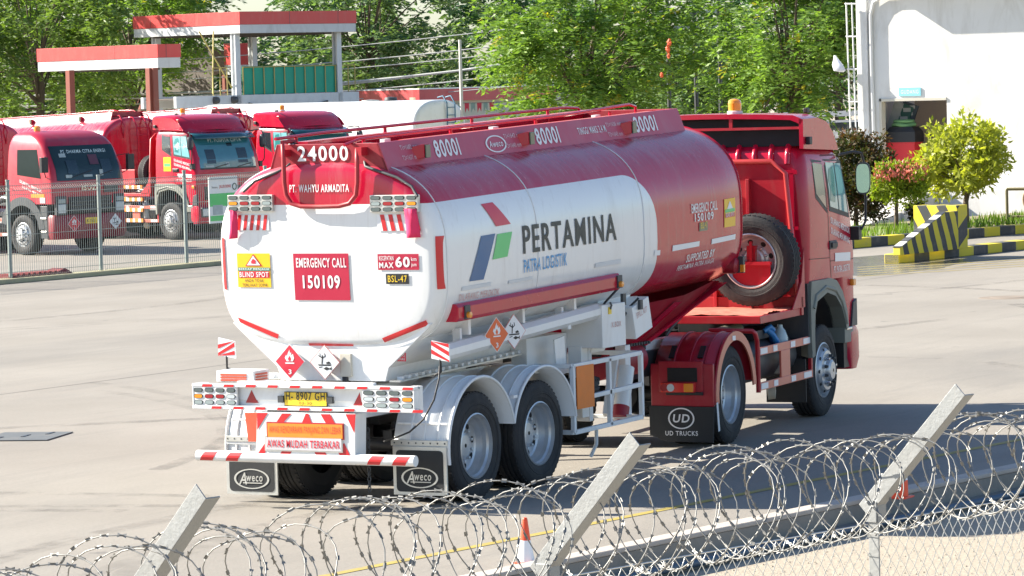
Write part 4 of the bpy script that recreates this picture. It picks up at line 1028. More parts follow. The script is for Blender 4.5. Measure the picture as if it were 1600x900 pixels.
# ribs on the back wall and roof edge
s = MB()
for k in range(11):
    y = -1.0+k*.2
    s.tube([(2.685, y, 2.96), (2.695, y, 3.05), (2.76, y*.99, 3.14), (2.88, y*.97, 3.215), (3.05, y*.93, 3.25)], .034, red, 8)
for y in (-1.05, -.6, -.2, .2, .6, 1.05): s.bx(2.668, 2.70, y-.025, y+.025, 1.7, 2.85, red)
s.bx(2.668, 2.70, -1.12, 1.12, 2.84, 2.89, red); s.bx(2.668, 2.70, -1.12, 1.12, 2.2, 2.24, red)
Q(s, "pressed_ribs", cab)
# roof air deflector: a hollow hood, open to the rear
s = MB()
def hood(t, k):   # profile point k along x for lateral t in -1..1
    prof = [(2.66, 3.545), (3.2, 3.55), (3.55, 3.50), (3.82, 3.38), (4.0, 3.20), (4.06, 3.10)][k]
    drop = .035*t*t+.05*max(0, abs(t)-.93)/.07
    return (prof[0]-.10*t*t*(k > 2), t*(1.21-.05*(k > 3)), prof[1]-drop)
tt = [-1, -.97, -.9, -.6, -.3, 0, .3, .6, .9, .97, 1]
s.loft([[hood(t, k) for t in tt] for k in range(6)], red, True, False, False, closed=False)
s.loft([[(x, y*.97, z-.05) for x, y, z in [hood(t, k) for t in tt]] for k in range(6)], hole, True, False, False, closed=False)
s.loft([[hood(t, 0) for t in tt], [(hood(t, 0)[0], hood(t, 0)[1]*.97, hood(t, 0)[2]-.055) for t in tt]], red, False, False, False, closed=False)
for sg in (-1, 1):
    prof = [(2.66, 3.13), (2.66, 3.47), (3.2, 3.475), (3.52, 3.43), (3.78, 3.30), (3.94, 3.13), (3.98, 3.08)]
    s.prism([(x, sg*1.21, z) for x, z in prof], (0, -sg*.05, 0), red)
hoodo = Q(s, "roof_deflector", cab)
s = MB(); s.bx(2.67, 2.70, -1.16, 1.16, 3.355, 3.385, redframe); s.bx(2.67, 2.70, -.35, -.31, 3.385, 3.49, redframe); s.bx(2.67, 2.70, .5, .54, 3.385, 3.49, redframe); Q(s, "hood_brace", cab)
s = MB(); s.bx(2.78, 2.82, -1.15, 1.15, 3.16, 3.48, hole); Q(s, "hood_shade", cab)  # black sheet stands in for the shade inside the hollow hood
s = MB(); s.box((2.78, -1.24, 3.22), (.10, .05, .09), black); s.box((3.7, -1.17, 3.36), (.10, .03, .10), redlens); s.box((3.45, -1.0, 3.56), (.10, .05, .06), black); Q(s, "marker_lamp", cab, .01)
s = MB(); s.lathe([(.09, 0), (.09, .03), (.075, .035)], (2.92, -.30, 3.545), (0, 0, 1), whitemetal, 20); o = Q(s, "beacon", cab)
s = MB(); s.lathe([(.075, .03), (.078, .12), (.070, .155), (.04, .172), (0, .176)], (2.92, -.30, 3.545), (0, 0, 1), pm("amber_beacon_dome", (.90, .36, .01), .12, coat=.8, var=.05, trans=.25), 20); Q(s, "beacon_lens", cab)
# front of the cab (seen on the parked trucks): windscreen, visor, grille, lamps
def front_patch(mb, y0, y1, z0, z1, m, off, nv=8, nu=8):
    mb.patch(lambda y, z: (cab_at(z, 2)+off-.06*max(0, (abs(y)-.98)/.12)**2*.5, y, z), y0, y1, z0, z1, m, 24, nv)
s = MB(); front_patch(s, -1.08, 1.08, 2.02, 2.93, glass, .014); wind = Q(s, "windscreen", cab)
s = MB(); front_patch(s, -1.09, 1.09, 1.98, 2.02, black, .016, 1); 
for y in (-.5, .35): s.tube([(cab_at(2.03, 2)+.03, y, 2.03), (cab_at(2.12, 2)+.03, y+.5, 2.12)], .012, black, 6)
Q(s, "wiper", wind)
s = MB(); s.loft([[(cab_at(z, 2)+o+.02-.06*(y/1.1)**2, y, z) for y in (-1.12, -.6, 0, .6, 1.12)] for z, o in ((3.02, .02), (2.96, .16), (2.84, .24))], visor, True, False, False, closed=False)
v = Q(s, "sun_visor", cab); md = v.modifiers.new("thick", 'SOLIDIFY'); md.thickness = .015
s = MB()
s.bx(4.50, 4.53, -.95, .95, 1.12, 1.50, black)
for z in (1.2, 1.31, 1.42): s.bx(4.53, 4.55, -.9, .9, z-.02, z+.02, darkgrey)
Q(s, "grille", cab, .005)
for sg in (-1, 1):
    s = MB(); s.box((4.60, sg*.98, .78), (.10, .34, .22), clearlens); s.box((4.615, sg*.98, .78), (.06, .40, .28), darkgrey); Q(s, "headlight", bumper, .02)
s = MB(); s.bx(4.63, 4.645, -.24, .24, .72, .86, plateyellow); Q(s, "licence_plate", bumper)

# ------------------------------------------------------------------ ground: yard slab, kerbs, lower gravel
def ground_mat():
    m, nt, b = node_mat("sunlit_concrete_asphalt"); co = objco(nt)
    c = mixrgb(nt, ramp(nt, noise(nt, .25, 6, .6, co), .3, .7), (.228, .208, .178), (.292, .268, .232))
    c = mixrgb(nt, math_n(nt, 'MULTIPLY', ramp(nt, noise(nt, .09, 7, .62, scaled(nt, co, (1, 2.2, 1)), 1.2), .5, .75), .5), c, (0.159, 0.152, 0.141))
    c = mixrgb(nt, math_n(nt, 'MULTIPLY', ramp(nt, noise(nt, .7, 8, .7, scaled(nt, co, (.25, 2.4, 1)), .8), .52, .78), .42), c, (0.148, 0.141, 0.130))
    c = mixrgb(nt, math_n(nt, 'MULTIPLY', ramp(nt, noise(nt, 22, 4, .75, co), .45, .8), .35), c, (0.126, 0.120, 0.111))
    vo = nt.nodes.new("ShaderNodeTexVoronoi"); vo.inputs['Scale'].default_value = .55; nt.links.new(co, vo.inputs['Vector'])
    c = mixrgb(nt, math_n(nt, 'MULTIPLY', math_n(nt, 'LESS_THAN', math_n(nt, 'ADD', vo.outputs['Distance'], math_n(nt, 'MULTIPLY', noise(nt, 6, 3, .6, co), .12)), .10), .5), c, (.11, .105, .10))
    nt.links.new(c, b.inputs['Base Color']); setp(b, **{'Roughness': .82, 'Specular IOR Level': .3})
    bn = nt.nodes.new("ShaderNodeBump"); bn.inputs['Strength'].default_value = .35; bn.inputs['Distance'].default_value = .015
    nt.links.new(noise(nt, 30, 6, .7, co), bn.inputs['Height']); nt.links.new(bn.outputs[0], b.inputs['Normal'])
    return m
gmat = ground_mat()
conc = pm("concrete", (.42, .40, .37), .85, var=.12, ns=2, dirt=.4, dirtcol=(.16, .15, .13), bump=.3, bs=30)
concd = pm("stained_concrete", (.24, .225, .20), .88, var=.2, ns=1.5, dirt=.5, dirtcol=(.10, .095, .085), bump=.4, bs=20)
gravel = pm("dry_gravel", (.36, .31, .24), .95, var=.35, ns=16, dirt=.3, dirtcol=(.2, .17, .13), bump=.8, bs=26)
linep = pm("worn_yellow_line", (.36, .28, .06), .75, var=.3, ns=6, dirt=.75, dirtcol=(.22, .20, .17))
GZ = -.24
KA = gp(1100, 838); KB = gp(1600, 735); kd = (KB-KA).normalized(); kn = Vector((-kd.y, kd.x, 0))   # yard edge, kn points into the yard
E0, E1 = KA-kd*60, KA+kd*60
s = MB(); s.add([(-300, -300, GZ), (400, -300, GZ), (400, 400, GZ), (-300, 400, GZ)], [(0, 1, 2, 3)], gravel); tag(s.build("gravel_ground"), kind="structure")
s = MB(); far = [E1+kn*320, E0+kn*320]
a, b2, c_, d_ = E0+kn*.2, E1+kn*.2, far[0], far[1]
s.add([a, b2, c_, d_], [(0, 1, 2, 3)], gmat); tag(s.build("yard_ground"), kind="structure")
s = MB(); s.prism([E0, E1, E1+kn*.21, E0+kn*.21], (0, 0, .045), pm("pale_concrete_edge", (.44, .39, .34), .85, var=.12, ns=3, dirt=.4, dirtcol=(.22, .19, .16), bump=.3))
tag(s.build("kerb", bevel=.012), kind="structure")
s = MB(); s.prism([E0+kn*.012+Vector((0, 0, GZ-.02)), E1+kn*.012+Vector((0, 0, GZ-.02)), E1+kn*.19+Vector((0, 0, GZ-.02)), E0+kn*.19+Vector((0, 0, GZ-.02))], (0, 0, -GZ+.017), concd)
s.prism([E0-kn*.10+Vector((0, 0, GZ-.02)), E1-kn*.10+Vector((0, 0, GZ-.02)), E1+kn*.012+Vector((0, 0, GZ-.02)), E0+kn*.012+Vector((0, 0, GZ-.02))], (0, 0, .10), concd)
tag(s.build("retaining_wall"), "low stained concrete retaining wall below the pale kerb, a pipe along its foot", "wall")
s = MB(); s.tube([E0-kn*.16+Vector((0, 0, GZ+.06)), E1-kn*.16+Vector((0, 0, GZ+.06))], .035, pm("dark_blue_pipe", (.03, .07, .12), .45, dirt=.3), 10)
o = s.build("pipe"); tag(o, "dark blue pipe running along the foot of the concrete edge beyond the mesh", "pipe")
# pebbles on the gravel, one mass
s = MB(); rg = random.Random(5)
for i in range(2600):
    t = rg.uniform(-7, 9); q = KA+kd*t-kn*rg.uniform(.25, 6.0); r0 = rg.uniform(.005, .014)
    s.add([(q.x+r0*x, q.y+r0*y, GZ+.002+r0*z) for x, y, z in ((1, 0, 0), (0, 1, 0), (-1, 0, 0), (0, -1, 0), (.1, 0, .8))], [(0, 1, 4), (1, 2, 4), (2, 3, 4), (3, 0, 4)], gravel)
tag(s.build("gravel_stones"), "loose stones scattered over the dry gravel strip", kind="stuff")
# painted yellow lines on the yard
def strip(mb, a, b, w, m, z=.004):
    a = Vector(a); b = Vector(b); d = (b-a).normalized(); n = Vector((-d.y, d.x, 0))*w/2
    mb.add([(p.x, p.y, z) for p in (a-n, b-n, b+n, a+n)], [(0, 1, 2, 3)], m)
s = MB(); y1_, y2_ = gp(560, 890), gp(1350, 735); dd = (y2_-y1_).normalized(); strip(s, y1_-dd*12, y2_+dd*25, .11, linep)
for k in range(5):
    pa, pb = gp(1340, 432-k*3.5), gp(1600, 416-k*3.5); strip(s, pa, pb+(pb-pa), .10, linep)
tag(s.build("painted_lines"), kind="structure")
tm_, nt_, b_ = node_mat("tyre_mark_dark_film"); tp = nt_.nodes.new("ShaderNodeBsdfTransparent"); mx_ = nt_.nodes.new("ShaderNodeMixShader")
setp(b_, **{'Base Color': (.07, .066, .06, 1), 'Roughness': .8}); fa_ = math_n(nt_, 'MULTIPLY', ramp(nt_, noise(nt_, 1.1, 7, .75, objco(nt_)), .42, .80), .26)
nt_.links.new(fa_, mx_.inputs[0]); nt_.links.new(tp.outputs[0], mx_.inputs[1]); nt_.links.new(b_.outputs[0], mx_.inputs[2]); nt_.links.new(mx_.outputs[0], nt_.nodes["Material Output"].inputs['Surface'])
s = MB()
def track(pts, w, z):
    n = len(pts); L_, R_ = [], []
    for i, p in enumerate(pts):
        d = (pts[min(i+1, n-1)]-pts[max(i-1, 0)]).normalized(); q = Vector((-d.y, d.x, 0))*w/2; L_.append((p.x-q.x, p.y-q.y, z)); R_.append((p.x+q.x, p.y+q.y, z))
    s.add(L_+R_, [(i, i+1, n+i+1, n+i) for i in range(n-1)], tm_)
rg = random.Random(31); zz_ = .0032
for k in range(16):
    cx, cy = gp(rg.uniform(-300, 900), rg.uniform(470, 800))[:2] if k % 3 else gp(rg.uniform(1380, 1700), rg.uniform(440, 600))[:2]
    R0 = rg.uniform(7, 22); a0 = rg.uniform(0, 6.28); sw = rg.uniform(.5, 1.1)
    for dr in (0, 1.9):
        zz_ += .0001; track([Vector((cx+(R0+dr)*(math.cos(a0+sw*i/24)-math.cos(a0)), cy+(R0+dr)*(math.sin(a0+sw*i/24)-math.sin(a0)), 0)) for i in range(25)], rg.uniform(.20, .34), zz_)
tag(s.build("tyre_marks"), "faint dark tyre marks curving over the yard", kind="structure")
s = MB(); jm = pm("dark_joint_seal", (.09, .085, .08), .9, var=.2)
for k in range(0): a = Vector((-2+k*6.0, 1.2, 0)); strip(s, a+Vector((-4.0, 60, 0)), a+Vector((.3, -4, 0)), .022, jm, .0015)
for yy in (11.5,): strip(s, (-30, yy+2.0, 0), (90, yy-4.0, 0), .022, jm, .0018)
tag(s.build("slab_joints"), kind="structure")
# dark wet patch by the island, drain cover, manhole
s = MB()
def blob(px, py, rx, ry, m, z, n=26, sd=1):
    rg = random.Random(sd); c = gp(px, py)
    s.add([(c.x+rx*math.cos(t)*k, c.y+ry*math.sin(t)*k, z) for t, k in [(2*math.pi*i/n, rg.uniform(.72, 1.1)) for i in range(n)]], [tuple(range(n))], m)
wet = pm("wet_asphalt", (.15, .145, .135), .22, var=.2, ns=1.2, spec=.6)
blob(1385, 417, 3.2, 1.7, wet, .0025, sd=2); blob(1360, 405, 2.2, 1.1, wet, .0028, sd=4)
tag(s.build("wet_patch"), kind="structure")
dc = gp(40, 683); s = MB(); s.bx(-.5, .5, -.42, .42, .004, .014, pm("steel_plate_cover", (.10, .11, .115), .75, metal=.0, var=.15, dirt=.3))
for a, b in ((-.35, .25), (-.1, .0), (.2, -.2)): s.bx(a-.02, a+.24, b-.02, b+.02, .014, .02, darkgrey)
o = s.build("drain_cover", loc=(dc.x, dc.y, 0)); o.rotation_euler.z = .3; tag(o, "grey steel drain cover set flat in the open yard", "drain cover")
mc = gp(1575, 465); s = MB(); s.lathe([(0, .012), (.30, .012), (.31, .006), (.5, .006), (.52, .0)], (0, 0, 0), (0, 0, 1), pm("rusty_manhole", (.22, .18, .14), .8, var=.2), 28)
o = s.build("manhole_cover", loc=(mc.x, mc.y, 0)); tag(o, "round rusty manhole cover in the yard before the striped island", "manhole")

# ------------------------------------------------------------------ foreground fence with razor wire
B1, B2, B3 = gp(166, 988, 2.1), gp(842, 886, 2.1), gp(1356, 789, 2.1)
fd = (B3-B1).normalized(); fn_ = Vector((fd.y, -fd.x, 0))
fence = empty("chain_link_fence", (B3.x, B3.y, GZ), 0, "chain link fence on galvanised posts with slanting arms under the razor wire", "fence")
fl = lambda p: Vector(p)-Vector((B3.x, B3.y, GZ))
posts = [B1-fd*2.1, B1, B2, B3, B3+fd*2.3]
TOPZ = 2.07
for p in posts:
    s = MB(); q = Vector((p.x, p.y, 0))
    # angle section post and arm
    def angle_bar(mb, a, b, u, v, w=.075, t=.008):
        a, b = fl(a), fl(b); u = Vector(u); v = Vector(v)
        mb.prism([a, a+u*w, a+u*w+v*t, a+u*t+v*t, a+u*t+v*w, a+v*w], b-a, armgalv)
    base = q+Vector((0, 0, GZ-.02))
    angle_bar(s, base, q+Vector((0, 0, TOPZ+.02)), fd, fn_, .055)
    o = s.build("post", fence, bevel=.002)
    s = MB(); tip = q+Vector((0, 0, TOPZ))+fn_*.53+Vector((0, 0, .53)); up = (Vector((0, 0, 1))-fn_).normalized()
    angle_bar(s, q+Vector((0, 0, TOPZ-.02))+fn_*-.0, tip, fd, up, .070, .006); s.box(fl(q+Vector((0, 0, TOPZ))+fn_*.02+fd*.03), (.075, .06, .09), armgalv, Matrix((fd, fn_, (0, 0, 1))).transposed())
    o.data["x"] = 1; oo = s.build("arm", o, bevel=.002)
s = MB(); rg = random.Random(11)
cell = .034; L = 11.5; st0 = B3-fd*9.0
nx = int(L/cell)
for i in range(nx):
    pts = []; k = 0; z = TOPZ-.42 + .0
    zt = TOPZ-.06
    nseg = int((zt-.6)/.043)
    for j in range(nseg+1):
        u = i*cell+(cell/2 if (i+j) % 2 else -cell/2)*1.02; zz = zt-j*.043
        pts.append(fl(Vector((st0.x, st0.y, 0))+fd*u+Vector((0, 0, zz))+fn_*(.003 if j % 2 else -.003)))
    s.tube(pts, .0022, wiregalv, 4, caps=False)
tag(s.build("mesh_panel", fence), "galvanised diamond wire mesh")
s = MB()
for z in (TOPZ-.055, TOPZ-1.2): s.tube([fl(Vector((st0.x, st0.y, z))), fl(Vector((st0.x, st0.y, z))+fd*L)], .0035, wiregalv, 5)
s.build("tension_wire", fence)
barbm = pm('dull_razor_tape', (.24, .24, .23), .5, metal=.4, var=.3, ns=8, dirt=.3, dirtcol=(.16, .13, .10))
# razor wire: two crossed coils of taped wire with barbs, lying in the angle of the arms
s = MB(); rg = random.Random(21)
CR = .212; ctr0 = Vector((B1.x, B1.y, 0))-fd*2.6+fn_*.27+Vector((0, 0, TOPZ+.165)); LL = 10.2
for hand, ph in ((1, .3), (-1, 2.0)):
    turns = int(LL/.195); N = turns*26; pts = []; jit = [rg.uniform(-1.6, 1.6) for _ in range(turns+2)]
    for i in range(N+1):
        t = i/26; a = hand*2*math.pi*t+ph; k = int(t); f = t-k; j = jit[k]*(1-f)+jit[k+1]*f
        r_ = CR*(1+.07*j); al = LL*t/turns + .055*j + .05*math.sin(2*a)
        pts.append(ctr0+fd*al+fn_*(r_*1.1*math.cos(a))+Vector((0, 0, r_*math.sin(a)+.015*j)))
    s.tube(pts, .0027, barbm, 5, caps=False)
    # barbs every 60 mm
    acc = 0; last = pts[0]
    for i in range(1, len(pts)-1):
        acc += (pts[i]-pts[i-1]).length
        if acc >= .058:
            acc = 0; d = (pts[i+1]-pts[i-1]).normalized(); ref = Vector((rg.uniform(-1, 1), rg.uniform(-1, 1), rg.uniform(-1, 1))); sd = d.cross(ref).normalized(); up = sd.cross(d)
            c = pts[i]; l, w = .017, .0085
            s.add([c-d*l+sd*w, c-d*l*.25+sd*.004, c+d*l*.25+sd*.004, c+d*l+sd*w*1.05, c+d*l-sd*w, c+d*l*.25-sd*.004, c-d*l*.25-sd*.004, c-d*l-sd*w,], [(0, 1, 6, 7), (1, 2, 5, 6), (2, 3, 4, 5)], barbm)
            s.add([c-d*.010+up*.007, c+d*.010+up*.007, c+d*.010-up*.007, c-d*.010-up*.007], [(0, 1, 2, 3)], barbm)
ctrb = B3.copy()
o = s.build("razor_wire"); tag(o, "long coil of barbed razor wire stretched along slanting fence arms", "razor wire")
s = MB()
for (h, off, mm) in ((.12, .14, 0), (.30, .34, 0), (.46, .47, 0)):
    pts = []
    for k, p in enumerate(posts):
        a = Vector((p.x, p.y, TOPZ+h))+fn_*off; pts.append(a)
        if k < len(posts)-1:
            b = Vector((posts[k+1].x, posts[k+1].y, TOPZ+h))+fn_*off; pts.append((a+b)/2+Vector((0, 0, -.02)))
    s.tube(pts, .003, pm("rusty_wire", (.22, .15, .10), .7, metal=.3), 5)
tag(s.build("support_wires", fence), "rusty wires strung between the arms")

# ------------------------------------------------------------------ traffic cones
def cone(px, py, h, lab, z0=0, bands=(.07, .52), wid=1.0):
    c = gp(px, py, z0); s = MB(); co_ = pm("cone_orange", (.80, .07, .015), .5, coat=.1, var=.08, dirt=.2); k = h*wid
    prof = [(.05, .20), (bands[0], .195), (bands[1], .11), (.97, .055), (1.0, .04), (1.0, 0)]
    for (a, b), m in zip(zip(prof, prof[1:]), (co_, twhite, co_, co_, co_)):
        s.lathe([(a[1]*k, a[0]*h), (b[1]*k, b[0]*h)], (0, 0, 0), (0, 0, 1), m, 24)
    o = s.build("traffic_cone"); o.location = (c.x, c.y, z0); tag(o, lab, "traffic cone", "traffic cones")
    b = MB(); b.box((0, 0, .025*h), (.50*k, .50*k, .05*h), co_); b.build("base", o, bevel=.01)
cone(822, 882, .39, "slim orange topped traffic cone with a white band standing beside the yellow line")
cone(1404, 778, .34, "orange and white traffic cone beside the galvanised post with the chain link mesh", .046, (.50, .85), 1.35)

# ------------------------------------------------------------------ wire panel fence before the parked trucks
F1, F3 = gp(17, 442), gp(292, 418); bd = (F3-F1).normalized(); bn_ = Vector((-bd.y, bd.x, 0)); stp = (F3-F1).length/2
paint = pm("grey_green_fence_paint", (.26, .30, .28), .5, var=.1, dirt=.2)
bf = empty("wire_panel_fence", F1, 0, "tall grey wire panel fence standing before the parked red trucks", "fence")
for k in range(-2, 8):
    p = bd*stp*k; s = MB(); s.tube([p, p+Vector((0, 0, 2.15))], .038, paint, 10); s.tube([p+Vector((0, 0, 2.15)), p+Vector((0, 0, 2.19))], .045, paint, 10); s.build("post", bf)
    s = MB(); n = 42
    for j in range(1, n):
        q = p+bd*stp*j/n
        s.tube([q+Vector((0, 0, 1.95))-bn_*.12, q+Vector((0, 0, 2.06)), q+Vector((0, 0, 1.86)), q+Vector((0, 0, .22)), q+Vector((0, 0, .04)), q-bn_*.12+Vector((0, 0, .15))], .006, paint, 4, caps=False)
    for z, o_ in ((1.95, -.12), (2.06, 0), (1.86, 0), (1.45, 0), (1.0, 0), (.6, 0), (.22, 0), (.05, 0)):
        s.tube([p+bn_*o_+Vector((0, 0, z)), p+bd*stp+bn_*o_+Vector((0, 0, z))], .006, paint, 4, caps=False)
    s.build("wire_panel", bf)
s = MB(); s.prism([F1-bd*12-bn_*.25, F1+bd*26-bn_*.25, F1+bd*26+bn_*.15, F1-bd*12+bn_*.15], (0, 0, .10), pm("faded_yellow_kerb", (.44, .40, .24), .85, var=.2, ns=1.5, dirt=.6, dirtcol=(.22, .20, .17), bump=.3)); tag(s.build("kerb", bevel=.015), kind="structure")
# notice board hung on the wire fence
nb = gp(352, 413); t0 = ((nb-F1).dot(bd)); nbp = F1+bd*t0-bn_*.06
s = MB(); M = Matrix((bd, -bn_, (0, 0, 1))).transposed().to_4x4(); M.translation = (nbp.x, nbp.y, 0); s.M = M
s.bx(-.52, .52, -.02, .0, .95, 2.0, white); s.bx(-.50, .50, 0, .004, 1.33, 1.62, greenp); s.bx(-.50, .50, 0, .004, 1.0, 1.12, greenp); s.bx(-.40, -.05, 0.004, .008, 1.14, 1.36, pm("grey_photo", (.4, .45, .45), .6, var=.4, ns=6)); s.bx(.1, .42, 0.004, .008, 1.16, 1.34, pm("grey_photo", (.4, .45, .45), .6))
s.text("JALUR BISNIS", lambda u, v: (u, .005, v), -.15, 1.72, .42, .09, redp, .02); s.text("Pertamina", lambda u, v: (u, .005, v), -.42, 1.74, .20, .05, darkprint, .01)
s.tube([(.40+.07*math.cos(t), .006, 1.76+.07*math.sin(t)) for t in [i*math.pi/8 for i in range(16)]], .012, darkgreen, 5, closed=True)
tag(s.build("notice_board"), "white and green notice board hung on the wire panel fence", "notice board")
# dark red hump by the foot of the fence
c = gp(62, 437); s = MB(); s.M = Matrix.Translation((c.x, c.y+.0, 0)) @ Matrix.Rotation(math.atan2(bd.y, bd.x), 4, 'Z')
s.loft([[(x, -.35, 0), (x, -.18, h), (x, .18, h), (x, .35, 0)] for x, h in ((-1.2, .14), (.4, .16), (.62, .22), (.75, .17), (.95, .05), (1.05, .01))], pm("dark_red_ramp", (.22, .03, .03), .6, dirt=.3), False)
for k in range(9): s.bx(-1.1+k*.17, -1.02+k*.17, -.20, .20, .15, .18, pm("dark_red_ramp", (.22, .03, .03), .6))
tag(s.build("wheel_ramp"), "low dark red steel ramp lying at the foot of the wire fence", "ramp")

# ------------------------------------------------------------------ parked tankers behind the fence
AZB = math.radians(-106); RZB = Matrix.Rotation(AZB, 4, 'Z'); TIN = TT.inverted(); PSC = .94
def parked(wheel_px, label, cabdel=(), tankcol=None, shift=(0, 0)):
    g = gp(*wheel_px); off = RZB @ (Vector((6.8465+3.31, -1.2, 0))*PSC); loc = Vector((g.x, g.y, 0))-Vector((off.x, off.y, 0))+Vector((shift[0], shift[1], 0))
    r_ = empty("tanker_truck", loc, AZB, label, "truck", "tanker trucks parked behind the wire fence")
    r_.scale = (PSC,)*3; T2 = Matrix.Translation((6.8465, 0, 0))
    return r_, T2
SKIP_T = {"guard_loop", "ribbon", "cable", "striped_sticker", "hazard_sign", "marker_board", "earth_chain", "walkway_strip", "bolt", "padlock", "lamp_box", "reflector_plate", "warning_sign", "emblem", "extinguisher", "bracket", "work_lamp", "light_bar", "chevron_panel", "bumper", "light_cluster"}
SKIP_C = {"deck_cover"}
def base(o): return o.name.split(".")[0]
def ladder(parent):
    # ladder, walkway and hand hoops on the nose of the tank
    s = MB()
    for yy in (-.12, .28):
        s.tube([(7.50, yy, 1.55), (7.55, yy, 2.2), (7.55, yy, 2.9), (7.50, yy, 3.25), (7.35, yy, 3.48), (7.0, yy, 3.50), (6.8, yy, 3.46)], .022, red, 8)
    for k in range(8): s.tube([(7.54, -.12, 1.65+k*.22), (7.54, .28, 1.65+k*.22)], .016, red, 6)
    for yy in (-.5, .55): s.tube([(7.36, yy, 2.9), (7.42, yy, 3.25), (7.2, yy, 3.55), (6.9, yy, 3.52)], .02, red, 8)
    s.tube([(7.36, -.95, 2.2), (7.42, -.9, 1.75), (7.42, -.4, 1.6)], .02, darkgrey, 8)
    o = s.build("ladder", parent); return o
def fill(r_, T2, cab_=True, skip_names=SKIP_T):
    for o in TR_PARTS:
        if base(o) in skip_names: continue
        if base(o) == "tank":
            c = o.copy(); COL.objects.link(c); c.parent = r_; c.matrix_local = o.matrix_local.copy()
        elif base(o) == "catwalk":
            copy_part(o, r_)
        else: copy_part(o, r_)
    ladder(r_)
    if cab_:
        for o in TRAC:
            if base(o) in SKIP_C: continue
            mw = T2 @ TIN @ o.matrix_local
            copy_part(o, r_, mw)
bpy.context.view_layer.update()
rB, T2 = parked((268, 375), "parked red tanker truck with a teal sun visor, beside the low roofed cab"); fill(rB, T2)
rC, T2c = parked((268, 375), "parked red tanker truck half hidden behind the second one, only its cab roof showing", shift=(3.6*math.cos(math.radians(-16)), 3.6*math.sin(math.radians(-16)))); fill(rC, T2c)
rA, T2a = parked((37, 399), "parked red tanker truck with a low roofed cab, wide dark windscreen and tall headlamps"); fill(rA, T2a, False)
# lettering on windscreens
def wtext(parent, t, y0, z0, w, h, off=.03):
    s = MB(); s.text(t, lambda y, z: (6.8465+cab_at(z, 2)+off, y, z), y0, z0, w, h, pm("pale_screen_print", (.55, .66, .66), .5), .02); s.build("lettering", parent)
wtext(rB, "PT. PUSPITA CIPTA", -.55, 2.74, 1.25, .10); 
def yellow_label(parent):
    s = MB(); s.patch(lambda x, z: (6.8465+x, -(cab_at(z, 3)+.006), z), 3.10, 3.42, 1.95, 2.35, yellow, 1, 3); s.patch(lambda x, z: (6.8465+x, -(cab_at(z, 3)+.009), z), 3.13, 3.39, 2.08, 2.17, greenp, 1, 2); s.build("warning_sign", parent)
yellow_label(rB)
def screen_items(parent, at2, X0, off, rows):
    for (y, z, w, h, m) in rows:
        s = MB(); s.patch(lambda u, v: (X0+at2(v)+off, u, v), y, y+w, z, z+h, m, 1, 2); s.build("sticker", parent)  # flat patches on the glass: papers, dark interior shapes, a painted reflection
gi = pm("grey_papers_on_dashboard", (.34, .40, .40), .6, var=.3, ns=9); dk = pm("dark_interior_shape", (.006, .02, .024), .2, coat=.6)
for r_ in (rB, rC): screen_items(r_, lambda z: cab_at(z, 2), 6.8465, .019, ((-.85, 2.04, .30, .05, gi), (-.10, 2.05, .14, .11, gi), (.45, 2.04, .35, .04, gi), (-.78, 2.14, .34, .40, dk), (.40, 2.14, .36, .42, dk), (.10, 2.62, .20, .09, dk)))
# step rack with reflectors beside the cab of the second truck
def rack(parent):
    s = MB(); s.bx(8.0, 8.7, -1.25, -1.18, 1.55, 2.0, redframe); s.build("locker", parent, bevel=.01)
    for z in (1.45, 1.1, .8, .5):
        s = MB(); s.bx(7.5, 9.0, -1.26, -1.2, z, z+.10, orangeplate)
        for k in range(6): s.bx(7.55+k*.25, 7.67+k*.25, -1.263, -1.26, z+.0, z+.10, twhite)
        s.build("side_guard", parent)
rack(rB)
